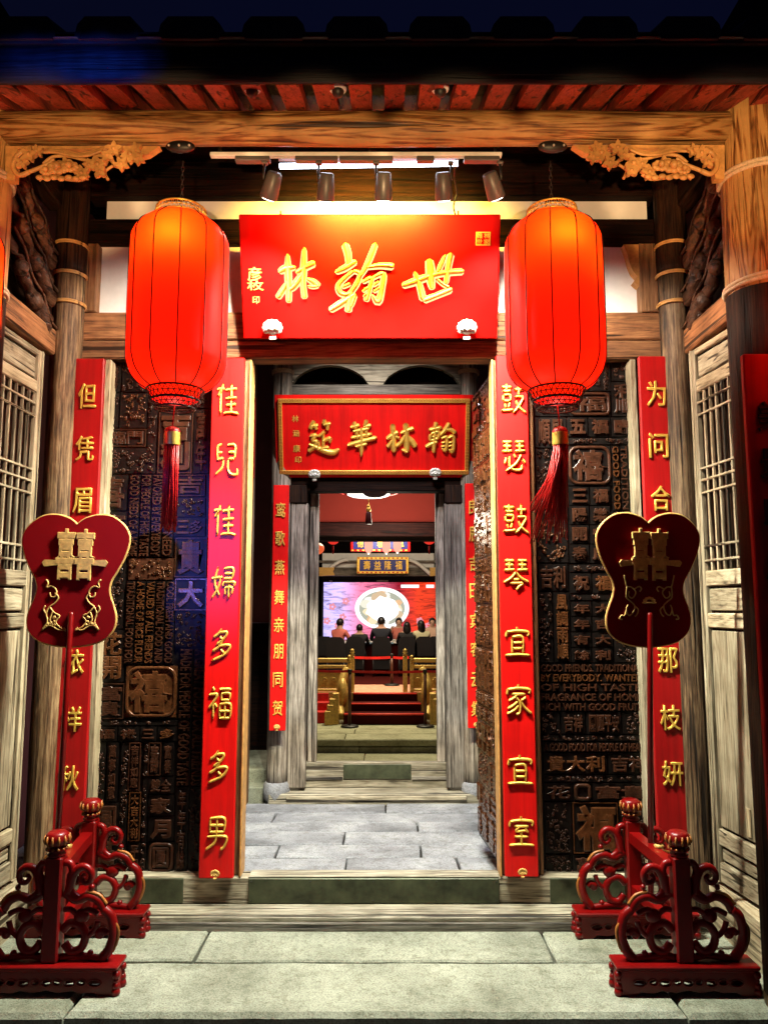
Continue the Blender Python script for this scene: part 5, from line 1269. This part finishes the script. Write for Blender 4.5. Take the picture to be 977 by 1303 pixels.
for x, y, lb in ((403, 698, 'orange-red paper lantern at the left edge of the inner doorway'), (424, 687, 'flat red lantern glow under the beam, left of the blue plaque'), (546, 687, 'red lantern under the beam, right of the blue plaque')):
    Yq = 13.2; b = P(x, y, Yq); r = root('paper_lantern', b, lb, 'lantern', 'red lanterns in the inner hall')
    part('paper_body', MB().ball(b, .13 if x == 403 else .10, 16, 10, 1, 1, .8), emis('orange_paper', (1, .14, .04) if x == 403 else (1, .03, .02), .8), r)
    part('fringe', MB().tube([b-Vector((0, 0, .1)), b-Vector((0, 0, .24))], .012, 6), M['tassel'], r)
# screen
YSn = 20.9
sc = root('display_screen', P(487, 850, YSn), 'large lit screen showing a white round dish on a red ground behind the diners', 'screen')
sx0, sx1, sz0, sz1 = Xof(411.5, 790, YSn), Xof(566, 790, YSn), Zof(860, YSn), Zof(741, YSn)
part('bezel', MB().box(sx0-.06, sx1+.06, YSn+.01, YSn+.12, sz0-.1, Zof(728, YSn), .01), M['black'], sc)
def screen_mat():
    m, t, n, l, b = nm('screen_picture'); tc = n.new('ShaderNodeTexCoord'); sp = n.new('ShaderNodeSeparateXYZ'); l.new(tc.outputs['Generated'], sp.inputs[0])
    c = ramp(n, l, sp.outputs[0], [(0, (.52, .46, .95)), (.14, (.62, .50, .95)), (.30, (.85, .22, .38)), (.62, (.36, .012, .03)), (.78, (.75, .04, .01)), (1, (.55, .03, .01))])
    mp = n.new('ShaderNodeMapping'); mp.inputs['Scale'].default_value = (2.2, 1, 9); l.new(tc.outputs['Generated'], mp.inputs[0])
    n1 = noise(n, l, mp.outputs[0], 2.2, 8, .7, 1.5); g = ramp(n, l, n1, [(.36, (.12, .06, .10)), (.52, (1, 1, 1)), (.70, (1.5, .8, .9))])
    c = mixc(n, l, c, g, .8, 'MULTIPLY')
    l.new(c, b.inputs['Emission Color']); b.inputs['Emission Strength'].default_value = 1.5; b.inputs['Base Color'].default_value = (0, 0, 0, 1); return m
part('picture', MB().box(sx0, sx1, YSn-.004, YSn+.009, sz0, sz1), screen_mat(), sc)
cx, cz = Xof(486, 774, YSn), Zof(774, YSn); rx, rz = Xof(520.5, 774, YSn)-cx, Zof(747.5, YSn)-cz
def disc(x, z, a, b_, y, mat, nme, n=40, jag=0, rnd=random):
    pts = [(x+a*(1+jag*rnd.uniform(-1, 1))*math.cos(2*math.pi*k/n), z+b_*(1+jag*rnd.uniform(-1, 1))*math.sin(2*math.pi*k/n)) for k in range(n)]
    return part(nme, MB().prism(pts, y, y+.003), mat, sc)
disc(cx, cz, rx, rz, YSn-.009, emis('dish_rim', (1, 1, 1), 1.4), 'dish_image')
disc(cx, cz, rx*.84, rz*.82, YSn-.013, emis('dish_inner', (.6, .62, .5), .8), 'dish_image')
rn = random.Random(4)
for k in range(26):
    a = rn.uniform(0, 6.28); q = rn.uniform(.45, .70); s = rn.uniform(.07, .13)
    col = rn.choice([(1, .85, .55), (1, 1, .95), (.9, .55, .30), (.95, .92, .75), (.75, .55, .35)])
    disc(cx+rx*q*math.cos(a), cz+rz*q*math.sin(a), s*1.15, s, YSn-.017-k*.0006, emis('dish_food', col, 1.0), 'food_image', 12, .15, rn)
disc(cx+.02, cz-.02, rx*.60, rz*.58, YSn-.036, emis('dish_glare', (1, 1, 1), 2.0), 'dish_image', 18, .12, rn)
part('caption_image', MB().box(Xof(510, 745, YSn), Xof(533, 745, YSn), YSn-.009, YSn-.005, Zof(748, YSn), Zof(744, YSn)).box(Xof(542, 745, YSn), Xof(552, 745, YSn), YSn-.009, YSn-.005, Zof(748, YSn), Zof(744, YSn)), emis('caption_white', (1, 1, 1), 1.3), sc)
part('bezel_mark', MB().box(Xof(479, 739, YSn), Xof(494, 739, YSn), YSn-.002, YSn+.009, Zof(740, YSn), Zof(738.4, YSn)).box(Xof(419, 739, YSn), Xof(423, 739, YSn), YSn-.002, YSn+.009, Zof(740.5, YSn), Zof(738.6, YSn)), M['white'], sc)
PK = emis('blossom_pink', (1, .35, .45), .9)
for (u, v) in ((423, 772), (436, 785), (430, 796), (534, 790), (545, 796), (440, 765), (416, 790)):
    for k in range(5):
        a = k*1.256; q = P(u, v, YSn); bl = MB().prism([(q.x+math.cos(a)*.06+.045*math.cos(t), q.z+math.sin(a)*.06+.04*math.sin(t)) for t in [i*1.05 for i in range(6)]], YSn-.009-.0005*k, YSn-.0055-.0005*k); part('petal_image', bl, PK, sc)

# ------------------------------------------------------------------ stage stair and balustrade
sr = root('stage_stair', P(490, 920, 14.0), 'short stage stair in red carpet, darkened as shade, between gilt balustrades', 'stairs')
def yz(y): return y
steps = [(14.0, 920, 908), (14.33, 908, 894.5), (14.66, 894.5, 882)]
xL, xR = Xof(437, 915, 14), Xof(541, 915, 14)
zz = [ZP, Zof(908, 14.0), Zof(894.5, 14.33), ZS+.002]
for i in range(3):
    Yk = 14.0+i*.30; wL = Xof(437+i*6, 900, Yk); wR = Xof(541-i*5, 900, Yk)
    part('step', MB().box(wL, wR, Yk, Yk+.31 if i < 2 else 14.70, ZP, zz[i+1], .006), M['carpet'], sr)
    part('nosing', MB().tube([(wL+.01, Yk-.004, zz[i+1]-.012), (wR-.01, Yk-.004, zz[i+1]-.012)], .016, 6), plain('lit_red_nosing', (.8, .05, .03), .6), sr)  # brighter red puts the light from above into the step edges
for sg, base in ((-1, 436), (1, 542)):
    # curved stringer with carved drum and stepped foot blocks
    mb = MB(); fx0 = lambda d, y, Y: Xof(base+sg*d, y, Y)
    c0 = P(base+sg*(-4), 880, 14.3)
    pts = [P(base-sg*6, 851, 14.55), P(base-sg*2, 858, 14.5), P(base+sg*2, 872, 14.4), P(base+sg*4, 893, 14.3), P(base+sg*2, 912, 14.1)]
    mb.tube(catmull(pts, 5), .07, 8); part('curved_stringer', mb, M['gilt'], sr)
    mb = MB(); mb.ball(P(base-sg*0, 882, 14.35), .17, 16, 10, .55, 1, 1.6); part('carved_drum', mb, M['gilt'], sr)
    for k, (d, y0, y1) in enumerate(((10, 882, 922), (14, 889, 922), (17, 897, 922), (20, 905, 923))):
        Yk = 14.0-k*.03; part('foot_block', MB().box(fx0(d-5, 900, Yk), fx0(d+3, 900, Yk), Yk, Yk+.16, ZP, Zof(y0, Yk), .012), M['gilt'], sr)
    for x, y0, y1, w_, Yk in ((448-.0 if sg < 0 else 515.5, 826, 872, 3.6, 14.75), (444.5 if sg < 0 else 524, 834, 852, 3.2, 14.7)):
        X_ = Xof(x, 850, Yk); hw_ = Xof(x+w_, 850, Yk)-X_
        part('newel', MB().box(X_-hw_*.8, X_+hw_*.8, Yk, Yk+hw_*1.6, ZS, Zof(y0+9, Yk), .01), M['gilt'], sr)
        part('newel_cap', MB().lathe([(hw_*.5, Zof(y0+9, Yk)), (hw_*1.0, Zof(y0+7.5, Yk)), (hw_*.5, Zof(y0+6, Yk)), (hw_*.95, Zof(y0+4, Yk)), (hw_*.5, Zof(y0+2.5, Yk)), (hw_*.8, Zof(y0+1.2, Yk)), (.005, Zof(y0-.5, Yk))], X_, Yk+hw_*.8, 12), M['gilt'], sr)
for sg, x0, x1 in ((-1, 396, 443), (1, 525, 580)):
    bl_ = root('gilt_balustrade', P((x0+x1)/2, 860, 14.75), 'gilt carved balustrade %s of the stage stair' % ('left' if sg < 0 else 'right'), 'railing', 'gilt balustrades of the stage')
    Yk = 14.72
    for y0, y1 in ((837.5, 843), (846, 850.5)): part('handrail', MB().box(Xof(x0, 840, Yk), Xof(x1, 840, Yk), Yk, Yk+.07, Zof(y1, Yk), Zof(y0, Yk), .012), M['gilt'], bl_)
    part('rail_panel', MB().box(Xof(x0, 840, Yk), Xof(x1, 840, Yk), Yk+.02, Yk+.06, Zof(876, Yk), Zof(854, Yk), .01), M['gilt'], bl_)
    mb = MB()
    for k in range(4): 
        c = P(x0+6+k*11, 865, Yk); mb.tube([(c.x+(.05-.006*i)*math.cos(i*.9), Yk+.01, c.z+(.045-.005*i)*math.sin(i*.9)) for i in range(8)], .010, 5)
    part('panel_carving', mb, M['gilt'], bl_)
    part('lower_rail', MB().box(Xof(x0, 840, Yk), Xof(x1, 840, Yk), Yk-.01, Yk+.07, Zof(880, Yk), Zof(876.5, Yk), .01), M['gilt'], bl_)
    for i, y in enumerate((882, 894, 906)):
        Yq = 14.60-i*.22; part('side_step', MB().box(Xof(x0 if sg < 0 else 562, 900, Yq), Xof(418 if sg < 0 else x1, 900, Yq), Yq, Yq+.23, ZP, Zof(y, Yq), .008), plain('red_step_carpet', (.55, .02, .015), .9), bl_)

# stanchions with belts
def stanchion(x, Y, zf, ytop, label):
    r = root('rope_barrier_post', (Xof(x, 900, Y), Y, zf), label, 'barrier post', 'belt barrier posts by the stage'); X_ = Xof(x, 900, Y)
    part('base', MB().lathe([(.155, zf+.002), (.155, zf+.018), (.12, zf+.035), (.03, zf+.045)], X_, Y, 24), M['iron'], r)
    part('pole', MB().lathe([(.028, zf+.045), (.028, Zof(ytop+4, Y))], X_, Y, 14), plain('dark_red_brown_pole', (.10, .035, .02), .35, .3), r)
    part('head', MB().lathe([(.038, Zof(ytop+4.2, Y)), (.038, Zof(ytop, Y)), (.02, Zof(ytop-.6, Y))], X_, Y, 14), M['iron'], r)
    return X_
Ya = 13.75
x1 = stanchion(445, Ya, ZP, 852, 'dark barrier post with round base at the left of the stage stair')
x2 = stanchion(541, Ya, ZP, 852, 'dark barrier post with round base at the right of the stage stair')
x3 = stanchion(498.5, 16.0, ZS, 832, 'barrier post on the stage, behind the seated diners\' backs')
def belt(xa, ya, xb, yb_, Y, label, w_=3.2):
    a, b_ = P(xa, ya, Y), P(xb, yb_, Y); n = 10; mb = MB(); vs = []
    h = Zof(ya-w_/2, Y)-Zof(ya+w_/2, Y)
    for i in range(n+1):
        t = i/n; p = a.lerp(b_, t); sag = -.012*math.sin(math.pi*t); vs += [(p.x, Y-.002, p.z+sag-h/2), (p.x, Y-.002, p.z+sag+h/2), (p.x, Y+.002, p.z+sag-h/2), (p.x, Y+.002, p.z+sag+h/2)]
    fs = []
    for i in range(n): o = i*4; fs += [(o, o+4, o+5, o+1), (o+2, o+3, o+7, o+6), (o+1, o+5, o+7, o+3), (o, o+2, o+6, o+4)]
    mb.add(vs, fs); shape('barrier_belt', mb, plain('bright_red_belt', (.75, .015, .012), .6), label, 'barrier belt', 'red barrier belts')
belt(448, 854.5, 539, 854.5, Ya, 'bright red belt stretched between the two front barrier posts')
belt(396, 853, 443, 854, Ya, 'red belt running left from the left barrier post'); belt(543, 854.5, 600, 853, Ya, 'red belt running right from the right barrier post')
belt(449, 836.5, 497, 836.5, 15.98, 'red belt behind the front ones, left of the post on the stage'); belt(500, 836.5, 520, 836.5, 15.98, 'red belt behind the front ones, right of the post on the stage')

# ------------------------------------------------------------------ table, chairs, diners
YT_ = 18.9
tb = root('banquet_table', (Xof(487, 820, YT_), YT_, ZS), 'wide banquet table with dark red cloth and pale edge where the diners sit', 'table')
part('tabletop', MB().box(Xof(412, 812, YT_), Xof(575, 812, YT_), YT_-.45, YT_+.55, ZS+.72, ZS+.75, .008), M['white'], tb)
part('tablecloth', MB().box(Xof(414, 812, YT_), Xof(573, 812, YT_), YT_-.40, YT_+.5, ZS+.05, ZS+.715, .01), M['carpet'], tb)
part('table_edge_light', MB().box(Xof(462, 812, YT_), Xof(500, 812, YT_), YT_-.462, YT_-.451, ZS+.715, ZS+.752), plain('pale_blue_runner', (.35, .6, .9)), tb)
for k, (x, lb) in enumerate(((434, 'small white dish by the salmon-pink diner\'s arm'), (469, 'small white dish left of the broad man in the dark jacket'), (501, 'small white dish right of the broad man in the dark jacket'), (528, 'small white dish by the diner in the cream top'))):
    p = P(x, 808, YT_-.2); r = root('dinner_dish', (p.x, YT_-.15+.1*(k % 3), ZS+.751), lb, 'dish', 'dishes on the banquet table')
    part('bowl', MB().lathe([(.03, ZS+.752), (.06, ZS+.79), (.066, ZS+.80)], p.x, YT_-.15+.1*(k % 3), 12, cap=True), M['white'], r)
def chair(cx, cy, label, pad=1.0, dark=M['black'], back=1):
    r = root('banquet_chair', (cx, cy, ZS), label, 'chair', 'black chairs at the banquet table')
    w = .215*pad
    part('seat', MB().box(cx-w, cx+w, cy-.22, cy+.22, ZS+.41, ZS+.48, .02), dark, r)
    o = [(cx-w, ZS+.48), (cx-w*.98, ZS+.74), (cx-w*.84, ZS+.86), (cx-w*.5, ZS+.91), (cx+w*.5, ZS+.91), (cx+w*.84, ZS+.86), (cx+w*.98, ZS+.74), (cx+w, ZS+.48)]
    part('backrest', MB().prism(o, cy-.27*back, cy-.225*back), dark, r)
    for sx in (-1, 1):
        for sy in (-1, 1): part('leg', MB().lathe([(.014, ZS), (.018, ZS+.41)], cx+sx*(w-.03), cy+sy*.19, 8), plain('chair_leg', (.02, .015, .015), .4), r)
    part('chair_cloth', MB().box(cx-w*.96, cx+w*.96, cy-.20, cy+.20, ZS+.16, ZS+.405, .02), dark, r)
    return r
def person(cx, cy, face, shirt, label, trousers=(0.01,0.01,0.014), hair='short', lean=0.0, arm=(1, 1), s=1.0, turn=0, haircol=None):
    """seated figure; face=1 looks away from the camera (towards +Y), -1 towards it"""
    J = dict(pel=(0, 0, .50), sp1=(0, .03, .66), sp2=(0, .05+lean*.5, .84), ch=(0, .05+lean, .98), nk=(0, .06+lean, 1.08), hd=(0, .085+lean, 1.17), ht=(0, .08+lean, 1.265),
             shl=(-.17, .05+lean, 1.0), ell=(-.23, .17+lean, .80), wrl=(-.13, .38, .79), hal=(-.09, .44, .80), shr=(.17, .05+lean, 1.0), elr=(.23, .17+lean, .80), wrr=(.13, .38, .79), har=(.09, .44, .80),
             hpl=(-.10, .06, .50), knl=(-.12, .44, .50), anl=(-.12, .44, .10), tol=(-.12, .56, .05), hpr=(.10, .06, .50), knr=(.12, .44, .50), anr=(.12, .44, .10), tor=(.12, .56, .05))
    if arm[1] == 2: J['elr'] = (.26, .26+lean, .86); J['wrr'] = (.20, .40, 1.02); J['har'] = (.16, .40, 1.10)
    rad = dict(pel=(.16, .12), sp1=(.145, .10), sp2=(.16, .105), ch=(.165, .10), nk=(.052, .052), hd=(.078, .092), ht=(.062, .070), shl=(.065, .065), ell=(.045, .045), wrl=(.030, .030), hal=(.036, .022), shr=(.065, .065), elr=(.045, .045), wrr=(.030, .030), har=(.036, .022),
               hpl=(.10, .10), knl=(.066, .066), anl=(.042, .042), tol=(.042, .03), hpr=(.10, .10), knr=(.066, .066), anr=(.042, .042), tor=(.042, .03))
    E = [('pel', 'sp1'), ('sp1', 'sp2'), ('sp2', 'ch'), ('ch', 'nk'), ('nk', 'hd'), ('hd', 'ht'), ('ch', 'shl'), ('shl', 'ell'), ('ell', 'wrl'), ('wrl', 'hal'), ('ch', 'shr'), ('shr', 'elr'), ('elr', 'wrr'), ('wrr', 'har'),
         ('pel', 'hpl'), ('hpl', 'knl'), ('knl', 'anl'), ('anl', 'tol'), ('pel', 'hpr'), ('hpr', 'knr'), ('knr', 'anr'), ('anr', 'tor')]
    names = list(J); me = bpy.data.meshes.new('body'); me.from_pydata([J[k] for k in names], [(names.index(a), names.index(b)) for a, b in E], []); me.update()
    o = bpy.data.objects.new('tmp', me); COL.objects.link(o); md = o.modifiers.new('s', 'SKIN'); md.use_smooth_shade = True
    for i, k in enumerate(names):
        me.skin_vertices[0].data[i].radius = rad[k]; me.skin_vertices[0].data[i].use_root = (k == 'pel')
    o.modifiers.new('u', 'SUBSURF').levels = 2
    bpy.context.view_layer.update(); dg = bpy.context.evaluated_depsgraph_get(); bm2 = bpy.data.meshes.new_from_object(o.evaluated_get(dg)); bpy.data.objects.remove(o)
    a = R(turn) if face > 0 else R(180+turn)
    T = Matrix.Translation((cx, cy, ZS)) @ Matrix.Rotation(a, 4, 'Z') @ Matrix.Diagonal((s, s, s, 1))
    sm = plain('shirt', shirt, .8, var=.12); tm = plain('trousers', trousers, .8)
    for m_ in (M['skin'], sm, tm): bm2.materials.append(m_)
    for p in bm2.polygons:
        c = p.center; q = 0
        if c.z < .58 or (c.y > .15 and c.z < .62): q = 2
        elif c.z < 1.055 and not (c.y > .33): q = 1
        p.material_index = q; p.use_smooth = True
    bm2.transform(T)
    r = root('person', (cx, cy, ZS), label, 'person', 'diners seated at the banquet table')
    bm2.transform(Matrix.Translation(-WL[r])); ob = bpy.data.objects.new('body', bm2); COL.objects.link(ob); ob.parent = r; WL[ob] = WL[r]
    hy = .085+lean; mb = MB()
    mb.ball((0, hy-.012, 1.215), .102, 14, 10, .86, 1.0, .98)
    if hair == 'long': mb.ball((0, hy-.05, 1.12), .10, 12, 9, 1.0, .62, 1.7)
    if hair == 'bun': mb.ball((0, hy-.08, 1.30), .045, 10, 7)
    # clear the face
    hv = [v for v in mb.v]
    for v in mb.v:
        if v.y > hy+.035 and v.z < 1.25: v.y = hy+.035
    part('hair', mb.xf(T), M['hair'] if not haircol else haircol, r)
    fc = MB(); fc.ball((0, hy+.092, 1.172), .014, 6, 5, .8, 1, 1.3)
    for sx in (-1, 1): fc.ball((sx*.080, hy, 1.175), .018, 6, 5, .5, 1, 1.3)
    part('nose_and_ears', fc.xf(T), M['skin'], r)
    ey = MB()
    for sx in (-1, 1): ey.ball((sx*.032, hy+.082, 1.195), .010, 6, 4, 1, .5, .6)
    ey.ball((0, hy+.083, 1.135), .018, 6, 4, 1, .4, .3); part('eyes_and_mouth', ey.xf(T), M['hair'], r)
    for k, J_ in (('hal', -1), ('har', 1)):
        h = Vector(J[k]); fm = MB()
        for i in range(4): fm.tube([h+Vector((-.018+i*.012, .015, 0)), h+Vector((-.020+i*.013, .045+.006*(i in (1, 2)), -.004)), h+Vector((-.021+i*.014, .066+.008*(i in (1, 2)), -.018))], [.0075, .007, .005], 6)
        fm.tube([h+Vector((-J_*.026, -.005, 0)), h+Vector((-J_*.044, .022, -.006)), h+Vector((-J_*.040, .042, -.012))], [.009, .008, .006], 6)
        part('fingers', fm.xf(T), M['skin'], r)
    return r
def at(x, Y): return Xof(x, 830, Y)
Yd = 18.05
chair(at(413, Yd), Yd+.05, 'black-covered chair at the left end of the table, behind the man in pink', 1.0)
chair(at(428, Yd-.3), Yd-.35, 'black chair on which the person in the pink shirt sits')
chair(at(452, Yd), Yd, 'black chair left of the middle man'); chair(at(485.5, Yd), Yd, 'black chair in the middle, under the man in the dark jacket', 1.02)
chair(at(518, Yd), Yd, 'black chair right of the middle man', 1.0); chair(at(539, Yd), Yd, 'black chair of the person in the cream top'); chair(at(555, Yd), Yd+.1, 'black chair at the right end, cut by the door post')
person(at(427, Yd), Yd+.10, 1, (.75, .20, .16), 'person in a salmon pink shirt with dark cap leaning toward the table at the left', s=1.0, turn=-35, lean=.08)
person(at(457, Yd), Yd+.12, 1, (.012, .012, .014), 'person in black with head low, second from the left', s=.90)
person(at(485, Yd), Yd+.06, 1, (.010, .012, .022), 'broad man in a dark jacket seen from behind in front of the dish picture', s=1.03)
person(at(507.5, 19.7), 19.75, -1, (.55, .16, .12), 'person in a pink top facing the camera across the table', s=1.0, arm=(1, 2))
person(at(518, Yd), Yd+.08, 1, (.010, .009, .010), 'long-haired person in black right of the middle man', hair='long', s=.94)
person(at(537.5, Yd), Yd+.12, 1, (.62, .58, .36), 'person with long black hair in a cream top near the right door post', hair='long', s=.97, turn=20)
person(at(550, 19.6), 19.65, -1, (.65, .42, .30), 'person in a beige-pink top facing the camera beside the right door post', s=1.0)

# tidy: every free mesh at top level without a tag is structure
